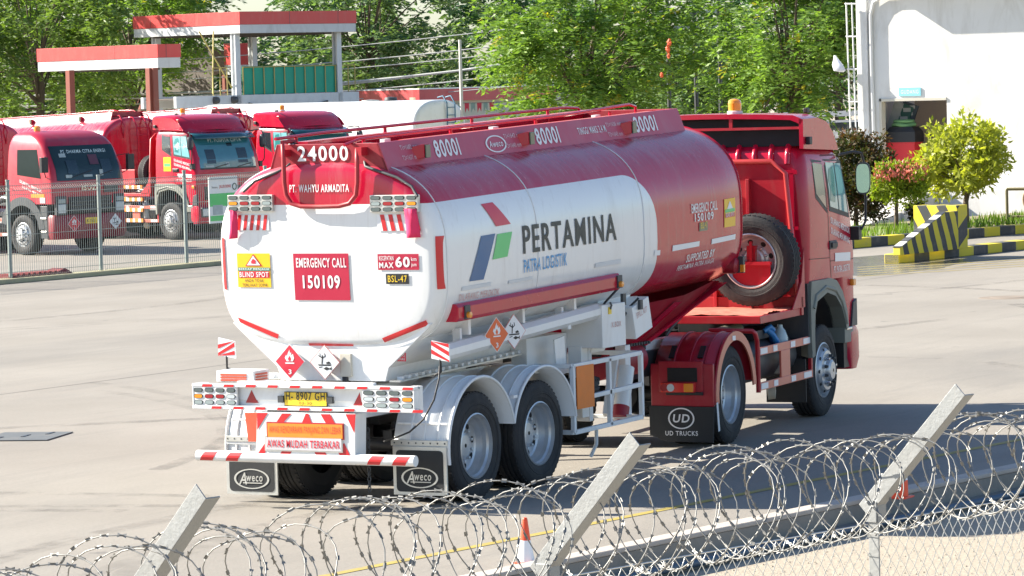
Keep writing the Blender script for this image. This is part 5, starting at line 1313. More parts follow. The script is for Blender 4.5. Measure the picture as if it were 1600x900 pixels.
# the rounder cab of the first truck
screend = pm('dull_dark_screen', (.012, .03, .034), .12, coat=.3, var=.2, ns=1.5, spec=.3)
def round_cab(parent):
    X = 6.8465
    for o in TRAC:
        if base(o) in ("wheel", "chassis", "side_guard", "fender", "lamp_plate", "mudflap", "coupling_plate", "fuel_tank", "air_tank"): copy_part(o, parent, T2a @ TIN @ o.matrix_local)
    sec = [(1.35, 2.72, 4.64, 1.225, .10), (1.9, 2.70, 4.66, 1.235, .13), (2.25, 2.70, 4.60, 1.235, .16), (2.75, 2.72, 4.36, 1.21, .18), (2.90, 2.73, 4.26, 1.19, .20), (3.02, 2.76, 4.12, 1.17, .22), (3.14, 2.80, 3.95, 1.13, .26), (3.22, 2.88, 3.7, 1.04, .3), (3.26, 3.05, 3.4, .75, .15)]
    def at(z, i):
        for a, b in zip(sec, sec[1:]):
            if a[0] <= z <= b[0]: t = (z-a[0])/(b[0]-a[0]); return a[i]+(b[i]-a[i])*t
        return sec[0][i]
    cabr = pm("dull_red_paint", (.42, .012, .035), .4, coat=.3, var=.08, dirt=.25)
    s = MB(); s.loft([rrect_ring(X+xb, X+xf, W, rc, z) for z, xb, xf, W, rc in sec], cabr); c = s.build("cab", parent)
    fp = lambda off: (lambda y, z: (X+at(z, 2)+off-.02*max(0, (abs(y)-.94)/.14)**2, y, z))
    sd = lambda off, sg=-1: (lambda x, z: (X+x, sg*(at(z, 3)+off), z))
    s = MB(); s.patch(fp(.03), -1.08, 1.08, 1.95, 2.86, screend, 24, 8); w_ = s.build("windscreen", c)
    s = MB(); s.text("PT. DHARMA CITRA ENERGI", fp(.045), -.75, 2.66, 1.5, .09, pm("pale_screen_print", (.55, .66, .66), .5), .02); s.build("lettering", w_)
    s = MB(); s.tube([(X+at(2.03, 2)+.05, -.6, 2.03), (X+at(2.2, 2)+.05, .1, 2.2)], .012, black, 6); s.tube([(X+at(2.03, 2)+.05, .2, 2.03), (X+at(2.2, 2)+.05, .8, 2.18)], .012, black, 6); s.build("wiper", w_)
    for sg in (-1, 1):
        F = sd(.006, sg); s = MB(); q = [(3.2, 2.12), (4.18, 2.02), (4.02, 2.78), (3.2, 2.78)]
        s.patch(lambda u, v: F(*[(q[0][i]*(1-u)+q[1][i]*u)*(1-v)+(q[3][i]*(1-u)+q[2][i]*u)*v for i in (0, 1)]), 0, 1, 0, 1, pm('dull_dark_window', (.012, .022, .022), .35, var=.2, spec=.12), 3, 6); s.build("door_window", c)
        s = MB(); s.tube([(X+4.35, sg*1.18, 2.55), (X+4.6, sg*1.42, 2.6), (X+4.6, sg*1.45, 2.2), (X+4.4, sg*1.25, 2.05)], .015, black, 6); s.box((X+4.6, sg*1.46, 2.38), (.10, .22, .40), black); s.build("mirror", c, bevel=.02)
        s = MB(); s.box((X+4.67, sg*.98, 1.22), (.10, .26, .24), clearlens); s.box((X+4.67, sg*.98, 1.42), (.10, .24, .12), greylens); s.box((X+4.65, sg*.98, 1.30), (.10, .34, .5), darkgrey); s.build("headlight", c, bevel=.02)
        s = MB()
        A = arc(X+3.36, .62, .92, 5, 165, 16); B = arc(X+3.36, .62, .70, 5, 165, 16)
        s.loft([[(x, sg*1.19, z), (x, sg*1.25, z), (x2, sg*1.26, z2), (x2, sg*1.05, z2)] for (x, z), (x2, z2) in zip(A, B)], darkgrey, False)
        s.loft([[(x, sg*1.05, z), (x, sg*.6, z), (x+.01, sg*.6, z+.02), (x+.01, sg*1.05, z+.02)] for x, z in B], black, True); s.build("wheel_arch", c)
        s = MB(); s.bx(X+4.12, X+4.4, sg*1.24, sg*.95, .45, 1.3, darkgrey)
        for z in (.6, .95): s.bx(X+4.14, X+4.36, sg*1.26, sg*1.24, z, z+.05, alum)
        s.build("step", c, bevel=.01)
    screen_items(c, lambda z: at(z, 2), X, .046, ((-.8, 2.02, .22, .08, gi), (-.2, 2.03, .3, .06, gi), (.35, 2.05, .12, .16, gi), (-.85, 2.56, .22, .10, gi), (.1, 2.35, .30, .26, pm('dim_red_screen_reflection', (.10, .02, .03), .3, coat=.5)), (-.7, 2.12, .36, .36, dk), (.45, 2.12, .34, .36, dk)))  # the dim red patch is a painted windscreen reflection
    F = sd(.006); s = MB(); s.text("DILARANG MEROKOK", lambda u, v: F(u, v-.3*(u-3.3)), 3.3, 1.92, .9, .08, whitep, .02); s.text("DILARANG MENUMPANG", lambda u, v: F(u, v-.3*(u-3.4)), 3.4, 1.78, .85, .06, whitep, .02); s.build("lettering", c)
    s = MB(); s.patch(sd(.008), 3.75, 4.3, 1.52, 1.62, orangeplate, 2, 2); s.patch(sd(.012), 4.12, 4.32, 1.40-.02, 1.52, twhite, 1, 1); s.build("warning_sign", c)
    s = MB(); s.loft([rrect_ring(X+4.25, X+xf, W, .14, z) for z, xf, W in ((.42, 4.66, 1.2), (.55, 4.72, 1.23), (1.0, 4.72, 1.23), (1.06, 4.66, 1.2))], pm("dark_red_bumper", (.24, .008, .022), .45, dirt=.3)); bp = s.build("bumper", parent)
    s = MB(); s.bx(X+4.60, X+4.69, -.72, .72, 1.1, 1.52, black)
    for z in (1.2, 1.3, 1.4): s.bx(X+4.69, X+4.71, -.68, .68, z-.02, z+.02, darkgrey)
    s.build("grille", c, bevel=.01)
    s = MB(); s.text("ISUZU", lambda u, v: (X+4.70, u, v), -.28, 1.68, .62, .13, chrome, .03); s.build("lettering", c)
    s = MB(); s.bx(X+4.66, X+4.69, .48, .95, 1.6, 1.78, darkgrey); s.build("number_tag", c)
    s = MB(); s.bx(X+4.72, X+4.735, -.22, .26, .80, .96, plateyellow); s.text("K 1581 A", lambda u, v: (X+4.738, u, v), -.18, .84, .40, .08, black, .01); s.build("licence_plate", bp)
    for (yy, kind) in ((-.62, 'flame'), (.78, 'fish')):
        c0 = Vector((X+4.74, yy, .82)); o = diamond("hazard_sign", c0, (0, 1, 0), (0, 0, 1), .22, kind, bp)
    s = MB(); s.lathe([(.09, 0), (.085, .14), (.05, .17), (0, .17)], (X+3.3, -.6, 3.22), (0, 0, 1), amber, 16); s.build("beacon", c)
screen_A = round_cab(rA)
# the white tank further back
wt = dp(690, 205, 128); axd = Vector((math.cos(AZB), math.sin(AZB), 0))
wr = empty("white_tank_truck", (wt.x-axd.x*.2, wt.y-axd.y*.2, 0), AZB, "plain white tank truck with a blue ladder parked behind the red tankers", "truck")
wtm = pm("plain_white_tank_paint", (.80, .81, .80), .3, coat=.4, var=.03, dirt=.2, dirtcol=(.5, .48, .42))
s = MB(); rings = []
for rh in (.02, .4, .8, .92, .97, 1.0): rings.append([(-11.2+dish(rh), y*1.0, (z-TZ)*1.12+2.42) for y, z in section(rh)])
for rh in (1.0, .97, .92, .8, .4, .02): rings.append([(.2-dish(rh), y*1.0, (z-TZ)*1.12+2.42) for y, z in section(rh)])
s.loft(rings, wtm); tk = s.build("tank", wr)
s = MB()
for yy in (.25, .62): s.tube([(.24, yy, 1.4), (.24, yy, 3.3), (.05, yy, 3.55), (-.2, yy, 3.5)], .022, pm("blue_grey_ladder", (.05, .16, .24), .5), 6)
for k in range(7): s.tube([(.24, .25, 1.6+k*.26), (.24, .62, 1.6+k*.26)], .016, pm("blue_grey_ladder", (.05, .16, .24), .5), 6)
s.build("ladder", wr)
s = MB(); s.text("DWI PUTRA SAKTI", lambda x, z: (x, -1.212, z), -7.6, 2.36, 3.2, .26, darkprint, .02); s.build("lettering", tk)
s = MB(); s.lathe([(0, .2), (.2, .18), (.22, .1), (.22, 0)], (-2.2, 0, 3.36), (0, 0, 1), darkgrey, 16); s.lathe([(0, .1), (.3, .08), (.3, 0)], (-3.2, 0, 3.38), (0, 0, 1), alum, 16); s.build("manhole_lid", wr)
s = MB(); s.bx(-11, .1, -.5, .5, .9, 1.4, blackmetal); s.bx(-.1, .12, -1.2, 1.2, .6, .8, white); s.build("chassis", wr)
for x in (-1.6, -2.9, -9.0):
    for fl_ in (False, True): add_wheel(wr, (x, 1.17 if fl_ else -1.17, .525), flip=fl_)
s = MB(); s.loft([rrect_ring(-13.4+.2, -11.4, 1.2, .15, z) for z in (1.0, 2.2)]+[rrect_ring(-13.0, -11.4, 1.15, .15, 3.0)], wtm); s.build("cab", wr)

# ------------------------------------------------------------------ filling canopies and loading gantry behind the trucks
canred = pm("canopy_red_panel", (.52, .035, .035), .45, coat=.2, var=.05, dirt=.25, dirtcol=(.4, .2, .16))
cangrey = pm("canopy_pale_panel", (.50, .52, .53), .5, var=.06, dirt=.5, dirtcol=(.25, .24, .22))
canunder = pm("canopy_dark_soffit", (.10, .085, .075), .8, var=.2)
rust = pm("rusty_red_post", (.22, .055, .035), .6, var=.15, dirt=.3)
pale = pm("pale_grey_steel", (.55, .58, .60), .5, var=.06, dirt=.3)
def local(P, az):
    M = Matrix.Rotation(az, 4, 'Z'); M.translation = P; return M
def canopy(name, corner, az, L, Wd, zb, hg, hr, label, seams):
    # corner: nearest corner; right-hand face runs along +x of the frame, left face along +y
    root = empty(name, (corner.x, corner.y, 0), az, label, "canopy")
    s = MB()
    s.bx(0, L, 0, .06, zb, zb+hg, cangrey); s.bx(0, .06, .06, Wd, zb, zb+hg, cangrey); s.bx(0, L, Wd, Wd+.06, zb, zb+hg, cangrey); s.bx(L-.06, L, .06, Wd, zb, zb+hg, cangrey)
    s.build("pale_fascia", root, bevel=.006)
    s = MB()
    o = .02; s.bx(-o, L+o, -o, .06, zb+hg+.004, zb+hg+hr, canred); s.bx(-o, .06, .06, Wd, zb+hg+.004, zb+hg+hr, canred); s.bx(-o, L+o, Wd, Wd+.06+o, zb+hg+.004, zb+hg+hr, canred); s.bx(L-.06, L+o, .06, Wd, zb+hg+.004, zb+hg+hr, canred)
    for u in seams: s.bx(u*L, u*L+.02, -o-.004, -o, zb+hg, zb+hg+hr, darkgrey); s.bx(-o-.004, -o, u*Wd, u*Wd+.02, zb+hg, zb+hg+hr, darkgrey)
    s.build("red_fascia", root, bevel=.006)
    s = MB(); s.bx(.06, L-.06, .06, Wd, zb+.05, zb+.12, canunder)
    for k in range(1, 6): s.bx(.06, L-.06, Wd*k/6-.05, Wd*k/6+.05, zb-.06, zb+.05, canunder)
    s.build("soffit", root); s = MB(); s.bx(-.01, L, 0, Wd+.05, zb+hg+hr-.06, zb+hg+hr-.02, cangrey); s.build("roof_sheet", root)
    return root
AZC = math.radians(-16)       # right-hand faces look towards the parked trucks' noses
c1 = dp(246, 72, 130); c1.z = 0
z1 = dp(246, 106, 130).z; h1 = dp(246, 69, 130).z-z1
can1 = canopy("canopy", c1, AZC, 1.0, 6.4, z1, h1*.43, h1*.57, "low red and pale filling canopy on rusty posts behind the parked trucks", (.35,))
inv = local(c1, AZC).inverted()
for px in (107, 232, 238):
    p = dp(px, 178, 130); q = inv @ Vector((p.x, p.y, 0)); s = MB(); s.bx(q.x+.1, q.x+.32, q.y, q.y+.22, 0, z1, rust); s.build("post", can1, bevel=.01)
c2 = dp(375, 52, 142); c2.z = 0; z2 = dp(375, 52, 142).z; h2 = dp(375, 18, 142).z-z2
can2 = canopy("loading_gantry", c2, AZC, 5.9, 6.0, z2, h2*.40, h2*.60, "tall loading gantry with red and pale roof, green netting and steel columns", (.42, .84))
inv2 = local(c2, AZC).inverted()
def loc2(px, py, D): return inv2 @ dp(px, py, D)
colx = [(.0, .35), (5.15, .35), (.3, 5.2), (5.2, 5.2)]
for x, y in colx:
    s = MB(); s.bx(x+.06, x+.30, y, y+.08, 0, z2, pale); s.bx(x+.14, x+.20, y+.08, y+.2, 0, z2, pale); s.bx(x+.06, x+.30, y+.2, y+.28, 0, z2, pale); s.build("column", can2, bevel=.008)
zp = dp(440, 152, 141).z
s = MB(); s.bx(-2.9, 6.3, .35, .50, zp-.30, zp+.12, pale); s.bx(-2.9, 6.3, 2.2, 2.35, zp-.30, zp+.12, pale); s.bx(-2.8, 6.2, .5, 2.2, zp+.0, zp+.06, canunder); s.build("platform", can2, bevel=.01)
s = MB()
rl = pm("yellow_ochre_rail", (.40, .33, .10), .5, var=.1)
for k in range(10): s.tube([(.45+k*.52, .40, zp+.12), (.45+k*.52, .40, zp+1.15)], .022, rl, 6)
s.tube([(.45, .40, zp+1.15), (5.2, .40, zp+1.15)], .022, rl, 6)
for x0 in (-1.0, 5.5): 
    for k in range(3): s.tube([(x0+k*.35, .45, zp+.12), (x0+k*.35, .45, zp+1.15)], .022, rl, 6)
    s.tube([(x0, .45, zp+1.15), (x0+.7, .45, zp+1.15)], .022, rl, 6)
s.build("railing", can2)
netm = pm("green_shade_net", (.02, .30, .20), .7, var=.12, ns=3)
s = MB(); s.bx(.42, 5.3, .44, .455, zp+.13, zp+1.18, netm); s.build("shade_net", can2)
s = MB(); s.bx(1.5, 2.2, .7, 1.3, zp+.1, zp+1.0, darkgrey); s.bx(2.5, 3.3, .7, 1.3, zp+.1, zp+.95, darkgrey); s.build("control_box", can2)
s = MB()
for x in (-1.0, -.1): s.lathe([(.0, .14), (.12, .12), (.14, 0), (.12, -.12), (0, -.14)], (x, .34, zp-.05), (1, 0, 0), darkgrey, 14)
s.tube([(.6, .3, zp-.2), (1.4, .25, zp-.4), (2.4, .3, zp-.28), (3.6, .25, zp-.42), (4.6, .3, zp-.2)], .04, darkgrey, 8); s.build("hose", can2)
s = MB(); s.beam((-1.3, .8, z2+.1), (.2, .6, zp+.2), .04, .04, rl); s.beam((-.6, .8, z2+.1), (-.9, .6, zp+.2), .04, .04, rl); s.build("brace", can2)
# dark corrugated roof beyond the gantry, with its own red end
c3 = dp(372, 107, 158); root3 = empty("corrugated_shed", (c3.x, c3.y, 0), AZC, "dark corrugated shed roof with a ragged pale edge beyond the loading gantry", "shed")
zr = dp(372, 107, 158).z; zt3 = dp(372, 72, 158).z
s = MB(); n = 46; Ls = 5.4
ys = [.9+Ls*k/n for k in range(n+1)]
s.loft([[(x, y, z+.05*math.sin(k*1.6)) for k, y in enumerate(ys)] for x, z in ((-.6, zt3), (2.6, zr-.15), (2.7, zr-.2))], pm("dark_corrugated_sheet", (.085, .07, .06), .75, var=.25, dirt=.4, dirtcol=(.16, .13, .10)), False, False, False, closed=False)
s.loft([[(x, y, z+.05*math.sin(k*1.6)) for k, y in enumerate(ys)] for x, z in ((-.62, zt3+.02), (-.75, zt3+.12))], cangrey, False, False, False, closed=False)
s.bx(-.6, -.55, .9, .9+Ls, zr-1.0, zt3-.02, pm("dark_corrugated_sheet", (.085, .07, .06), .75)); s.build("roof", root3)
s = MB(); s.bx(-.3, 1.0, .0, .5, zr+.15, zt3+.12, canred); s.bx(-.3, 1.0, .0, .5, zr-.25, zr+.145, cangrey); s.build("end_panel", root3)
for yy in (.4, 5.8): s = MB(); s.bx(-.4, -.2, yy, yy+.2, 0, zr-.25 if yy < 1 else zt3-.1, rust); s.build("post", root3)

# ------------------------------------------------------------------ long red-topped building with cream wall, bunting, lamp pole, cables
rb = dp(655, 140, 150); AZR = math.radians(-38)
def on(px, py, D): return dp(px, py, D)
zt = rb.z; zmid = dp(655, 158, 150).z
bl = empty("low_building", (rb.x, rb.y, 0), 0, "long low building with a red fascia above a cream wall behind the tanks", "building")
A0 = on(455, 160, 156)-rb; A1 = Vector((0, 0, 0)); A2 = on(868, 133, 157)-rb
def wall(mb, a, b, z0, z1, th, m):
    a = Vector((a.x, a.y, 0)); b = Vector((b.x, b.y, 0)); d = (b-a).normalized(); nn = Vector((-d.y, d.x, 0))*th
    mb.prism([a+Vector((0, 0, z0)), b+Vector((0, 0, z0)), b+nn+Vector((0, 0, z0)), a+nn+Vector((0, 0, z0))], (0, 0, z1-z0), m)
fasc = pm("red_fascia_panel", (.50, .05, .06), .45, coat=.15, var=.05, dirt=.25, dirtcol=(.45, .25, .22))
cream = pm("cream_wall", (.56, .52, .40), .85, var=.06, dirt=.3, dirtcol=(.35, .31, .24))
s = MB(); wall(s, A0, A1, zt-.62, zt, .3, fasc); wall(s, A1, A2, zt-.48, zt, .3, fasc); wall(s, A0, A1, zt+.002, zt+.05, .34, white); wall(s, A1, A2, zt+.002, zt+.05, .34, white); s.build("fascia", bl)
s = MB(); off = (A2.normalized().cross(Vector((0, 0, 1))))*-.5; wall(s, A1+off*.4, A2+off*.4+A2.normalized()*4, 0, zt-.30, .3, cream); wall(s, A0+off*.4, A1+off*.4, 0, zt-.8, .3, cream); s.build("wall", bl)
s = MB(); aw0, aw1 = on(812, 149, 155)-rb, on(872, 147, 154)-rb
s.prism([Vector((aw0.x, aw0.y, aw0.z)), Vector((aw1.x, aw1.y, aw1.z)), Vector((aw1.x, aw1.y, aw1.z))+Vector((.8, .4, .25)), Vector((aw0.x, aw0.y, aw0.z))+Vector((.8, .4, .25))], (0, 0, .08), white); s.build("awning", bl)
s = MB(); fa, fb = on(716, 161, 149), on(784, 159, 149)
for k in range(7):
    a = fa+(fb-fa)*(k/7); b = fa+(fb-fa)*((k+.75)/7); m = redp if k % 2 else pm("faded_green_cloth", (.28, .36, .28), .8)
    s.add([a, b, b+(a-b)*.1+Vector((0, 0, -.36)), (a+b)/2+Vector((0, 0, -.2)), a+(b-a)*.1+Vector((0, 0, -.40))], [(0, 1, 2, 3, 4)], m)
s.tube([fa-(fb-fa)*.2, fa, (fa+fb)/2+Vector((0, 0, -.02)), fb, fb+(fb-fa)*1.2+Vector((0, 0, .15))], .012, darkgrey, 4)
o = s.build("bunting"); tag(o, "string of small red and green pennants hung before the cream wall", "bunting"); md = o.modifiers.new("thick", 'SOLIDIFY'); md.thickness = .004
pb = dp(718.5, 62, 128); s = MB(); s.tube([(pb.x, pb.y, 0), (pb.x, pb.y, pb.z)], [.065, .05], pm("pale_pole", (.58, .56, .52), .6, dirt=.2), 10); tag(s.build("pole"), "thin pale pole standing behind the white tank", "pole")
# overhead cables, each a thing of its own
cabm = pm("pale_cable", (.42, .43, .42), .6, var=.1); n = 0
for (ya, yb, sag, r_, lab) in ((72, 36, .3, .02, "topmost of the thin overhead cables crossing the trees"), (84, 60, .4, .024, "pale overhead cable second from the top before the trees"), (96, 74, .35, .02, "pale overhead cable third from the top before the trees"), (112, 90, .5, .05, "thick bundled overhead cable at mid height before the trees"), (117, 86, .6, .04, "bundled overhead cable crossing just under the thick one"), (130, 108, .4, .026, "overhead cable running low above the red fascia"), (140, 128, .3, .018, "lowest of the thin overhead cables above the red fascia")):
    a = dp(-40, ya+36, 158); b = dp(870, yb, 150); pts = []
    for k in range(13): t = k/12; p = a+(b-a)*t; p.z -= sag*4*t*(1-t); pts.append(p)
    s = MB(); s.tube(pts, r_, cabm, 5); tag(s.build("overhead_cable"), lab, "cable")
# utility frame with cross arms between the trees
ub = dp(1100, 60, 127); s = MB()
for dx in (-1.2, -.3, .5): s.tube([(ub.x+dx*.47, ub.y-dx*.88, 0), (ub.x+dx*.47, ub.y-dx*.88, 9.5)], .07, darkgrey, 8)
o = s.build("utility_poles"); tag(o, "cluster of dark utility poles with cross arms between the two leafy trees", "utility pole")
s = MB()
for z in (5.6, 6.1, 6.7, 7.3): s.beam((ub.x-1.6*.47, ub.y+1.6*.88, z), (ub.x+1.0*.47, ub.y-1.0*.88, z), .08, .10, pale)
for k in range(6): s.lathe([(0, 0), (.07, .02), (.05, .12), (.07, .16), (0, .3)], (ub.x-(1.4-k*.42)*.47, ub.y+(1.4-k*.42)*.88, 6.65), (0, 0, 1), pale, 8)
s.build("cross_arm", o)

# ------------------------------------------------------------------ white store building with an open doorway at the right
XW = 66.1
plas = pm("white_plaster", (.72, .71, .68), .85, var=.05, ns=1.2, dirt=.6, dirtcol=(.42, .39, .33), bump=.2, bs=14)
wb = empty("store_building", (XW, 17, 0), 0, "white plastered store building with an open doorway and small blue sign", "building")
def WB(mb, name, bevel=0, parent=None): 
    return mb.build(name, parent or wb, bevel=bevel)
ox, oy = XW, 17
yL, yR = xp(1352, 200, XW).y, xp(1481, 250, XW).y; yD0 = xp(1376, 250, XW).y
zD = xp(1430, 153, XW).z; ZFL = .62; HT = 8.0
def wbx(mb, x0, x1, y0, y1, z0, z1, m): mb.bx(x0-ox, x1-ox, y0-oy, y1-oy, z0, z1, m)
s = MB()
wbx(s, XW, XW+.25, -6, yR, 0, HT, plas); wbx(s, XW, XW+.25, yR, yD0, zD, HT, plas); wbx(s, XW, XW+.25, yD0, yL+.1, 0, HT, plas); wbx(s, XW, XW+.25, yR, yD0, 0, ZFL, plas)
wbx(s, XW+.25, XW+8, yL-.15, yL+.1, 0, HT, plas); wbx(s, XW+3.2, XW+3.4, -6, yL-.15, 0, HT, pm("brown_plaster", (.55, .44, .33), .9, var=.15)); WB(s, "wall")
yp0, yp1 = xp(1341, 200, XW-.09).y, xp(1358, 200, XW-.09).y
s = MB(); wbx(s, XW-.09, XW-.002, yp1, yp0, 0, HT, plas); WB(s, "pilaster", .02)
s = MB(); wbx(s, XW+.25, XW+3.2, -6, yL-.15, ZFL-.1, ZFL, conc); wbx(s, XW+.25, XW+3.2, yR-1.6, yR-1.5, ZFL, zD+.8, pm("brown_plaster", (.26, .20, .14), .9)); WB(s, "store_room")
s = MB(); fr = pm("cream_door_frame", (.55, .52, .44), .6); wbx(s, XW-.03, XW+.25, yD0, yD0-.07, ZFL, zD, fr); wbx(s, XW-.03, XW+.25, yR, yD0, zD-.08, zD, fr); WB(s, "door_frame", .006)
s = MB(); wbx(s, XW-.487, XW+.7, -6, 21.67, 6.15, 6.35, plas); wbx(s, XW+3.2, XW+8, -6, yL, 6.15, 6.35, plas); WB(s, "roof_slab", .02)  # unseen gap between the slabs added so sky light brightens the doorway interior
s = MB(); py_ = xp(1362, 100, XW-.06).y; s.tube([(XW-.07-ox, py_-oy-.05, .3), (XW-.07-ox, py_-oy, 4.0), (XW-.07-ox, py_-oy+.0, 5.5), (XW-.09-ox, py_-oy-.10, 5.85), (XW-.09-ox, py_-oy-.35, 5.98), (XW-.09-ox, -5-oy, 6.02)], .05, pm("white_drain_pipe", (.66, .66, .64), .5), 10); WB(s, "drain_pipe")
s = MB(); ya, yb = xp(1405, 140, XW).y, xp(1439, 140, XW).y; zs0, zs1 = xp(1420, 150, XW).z, xp(1420, 137, XW).z
wbx(s, XW-.03, XW-.005, yb, ya, zs0, zs1, skyblue); s.text("GUDANG", lambda u, v: (XW-.033-ox, u-oy, v), ya-.06, zs0+.06, (yb-ya)+.12, zs1-zs0-.12, whitep, .02); WB(s, "sign")
# store contents: leaning boards and a spill bin
def store(mb, name, lab, cat, bevel=0): o = mb.build(name, bevel=bevel); tag(o, lab, cat); return o
for (pa, pb, wd, m, lab, th) in (((1384, 235), (1408, 160), .35, pm("pale_grey_pallet", (.42, .44, .43), .7, var=.2, ns=4), "pale slatted pallet leaning against the store wall", .08), ((1391, 245), (1421, 165), .30, pm("dark_green_pallet", (.04, .12, .10), .6, var=.2), "dark green slatted pallet leaning in the doorway", .08), ((1404, 225), (1424, 162), .45, pm("dark_board", (.06, .08, .10), .6, var=.2), "dark notice board with pale squares leaning in the doorway", .05)):
    s = MB(); xd = XW+.9+.3*len(lab)/60; a, b = xp(*pa, xd), xp(*pb, xd); s.beam(a, b, .10, wd, m, up=(0, 1, .2))
    d = (b-a)
    for k in range(6): c = a+d*(k+.5)/6; s.box(c+Vector((-.06, 0, 0)), (.03, wd*.7, d.length/14), pm("pale_print_panel", (.45, .46, .46), .6))
    store(s, "leaning_board" if 'board' in lab else "pallet", lab, "board" if 'board' in lab else "pallet")
bc = xp(1414, 260, XW+.7); zb = ZFL+.0; zt_ = xp(1414, 222, XW+.7).z
s = MB(); s.loft([[(bc.x+k*sx, bc.y+k*sy, z) for sx, sy in ((-.3, -.42), (.3, -.42), (.3, .42), (-.3, .42))] for z, k in ((zb+.1, .78), (zt_, 1.0))], pm("red_plastic_bin", (.55, .02, .03), .45), False)
s.text("SPILL", lambda u, v: (bc.x-.30, u, v), bc.y-.08, zb+(zt_-zb)*.52, -.30, .13, pm("pale_print_panel", (.45, .46, .46), .6), .01); s.text("KIT", lambda u, v: (bc.x-.292, u, v), bc.y-.10, zb+(zt_-zb)*.28, -.30, .20, whitep, .02)
o = store(s, "spill_bin", "red plastic spill bin with black lid inside the store doorway", "bin", .02)
s = MB(); s.loft([[(bc.x+k*sx, bc.y+k*sy, z) for sx, sy in ((-.3, -.42), (.3, -.42), (.3, .42), (-.3, .42))] for z, k in ((zt_+.003, 1.08), (zt_+.28, 1.05), (zt_+.42, .8))], black, False); s.build("lid", o, bevel=.02)
s = MB(); s.tube([(bc.x+.16*math.cos(t)*1.2, bc.y+.30*math.sin(t), zt_+.47+.02*math.sin(3*t)) for t in [i*math.pi/10 for i in range(20)]], .06, pm("pale_green_hose", (.14, .30, .12), .6), 8, closed=True)
s.tube([(bc.x+.14*math.cos(t)*1.2, bc.y+.26*math.sin(t), zt_+.57) for t in [i*math.pi/10 for i in range(20)]], .05, pm("pale_green_hose", (.14, .30, .12), .6), 8, closed=True); store(s, "coiled_hose", "green hose coiled on the lid of the red spill bin", "hose")
# ladder on the building side, bag hung on it
lx = XW-.2; s = MB(); lw = pm("white_ladder_paint", (.72, .72, .70), .5)
ra = [xp(1322, 4, lx), xp(1329, 205, lx)]; rb2 = [xp(1331, 4, lx), xp(1337.5, 205, lx)]
s.tube(ra, .022, lw, 8); s.tube(rb2, .022, lw, 8)
for k in range(4):
    t = (2+k*52)/205; a = ra[0]+(ra[1]-ra[0])*t; b = rb2[0]+(rb2[1]-rb2[0])*t; d = b-a; s.tube([a-d*.25, b+d*.6], .022, lw, 8)
o = s.build("ladder"); tag(o, "thin white steel ladder fixed beside the corner of the store building", "ladder")
s = MB(); c = xp(1315, 100, lx-.1); rg = random.Random(4)
pts = [[(c.x+r_*math.cos(t)*.6, c.y+r_*math.sin(t)+.05*k, c.z+z) for t in [i*math.pi/5 for i in range(10)] for r_ in [w_*(1+.18*math.sin(3*t+k))]] for k, (z, w_) in enumerate(((-.22, .05), (-.18, .17), (-.02, .15), (.12, .08), (.24, .03)))]
s.loft(pts, pm("white_plastic_bag", (.68, .70, .76), .5, var=.15, ns=9)); tag(s.build("plastic_bag"), "small white plastic bag caught on the white ladder", "bag")
# ramp to the doorway
s = MB(); y0, y1 = yR-.1, yL+.2
s.add([(XW-.004, y0, 0), (XW-.004, y1, 0), (XW-.004, y1, ZFL), (XW-.004, y0, ZFL), (XW-6.5, y0, 0), (XW-6.5, y1, 0)], [(0, 3, 2, 1), (0, 4, 3), (1, 2, 5), (3, 4, 5, 2)], pm("pale_ramp_concrete", (.55, .53, .49), .85, dirt=.3, bump=.2)); tag(s.build("ramp"), "pale concrete ramp sloping up to the store doorway", "ramp")
s = MB(); s.prism([(XW-.003, y0-.10, 0), (XW-.003, y0-.10, 1.15), (XW-3.6, y0-.10, .35), (XW-3.6, y0-.10, 0)], (0, .18, 0), pm("pale_ramp_concrete", (.55, .53, .49), .85)); s.bx(XW-1.2, XW-.004, y0-3.0, y0-.11, 0, .75, plas); tag(s.build("ramp_wall", bevel=.01), "low sloping concrete wall along the edge of the store ramp", "wall")
# striped kerbs and the crash block
def stripe_mat(name, period, ang=0.0, colour=(.62, .50, .02), axis=(1, 0, 0), wob=.0):
    m, nt, b = node_mat(name); co = objco(nt); sp = nt.nodes.new("ShaderNodeSeparateXYZ"); nt.links.new(co, sp.inputs[0])
    v = math_n(nt, 'ADD', math_n(nt, 'ADD', math_n(nt, 'MULTIPLY', sp.outputs[0], axis[0]), math_n(nt, 'MULTIPLY', sp.outputs[1], axis[1])), math_n(nt, 'MULTIPLY', sp.outputs[2], axis[2]))
    if wob: v = math_n(nt, 'ADD', v, math_n(nt, 'MULTIPLY', noise(nt, 2.0, 2, .5, co), wob))
    fr_ = math_n(nt, 'FRACT', math_n(nt, 'DIVIDE', v, period))
    c = mixrgb(nt, math_n(nt, 'GREATER_THAN', fr_, .5), colour, (.035, .04, .045))
    c = mixrgb(nt, math_n(nt, 'MULTIPLY', ramp(nt, noise(nt, 3.5, 7, .7, co), .5, .8), .4), c, (.25, .23, .2))
    nt.links.new(c, b.inputs['Base Color']); setp(b, Roughness=.65); return m
I0, I1 = gp(1405, 412), gp(1600, 390); idr = (I1-I0).normalized(); iaz = math.atan2(idr.y, idr.x)
kst = stripe_mat("black_and_yellow_kerb", 1.32)
s = MB(); s.bx(0, 30, 0, .35, 0, .20, kst); o = s.build("kerb", loc=(I0.x, I0.y, 0), bevel=.015); o.rotation_euler.z = iaz; tag(o, kind="structure")
K0, K1 = gp(1335, 388), gp(1600, 365); kaz = math.atan2((K1-K0).y, (K1-K0).x)
s = MB(); s.bx(-10, 30, 0, .35, 0, .22, kst); o = s.build("kerb", loc=(K0.x, K0.y, 0), bevel=.015); o.rotation_euler.z = kaz; tag(o, kind="structure")
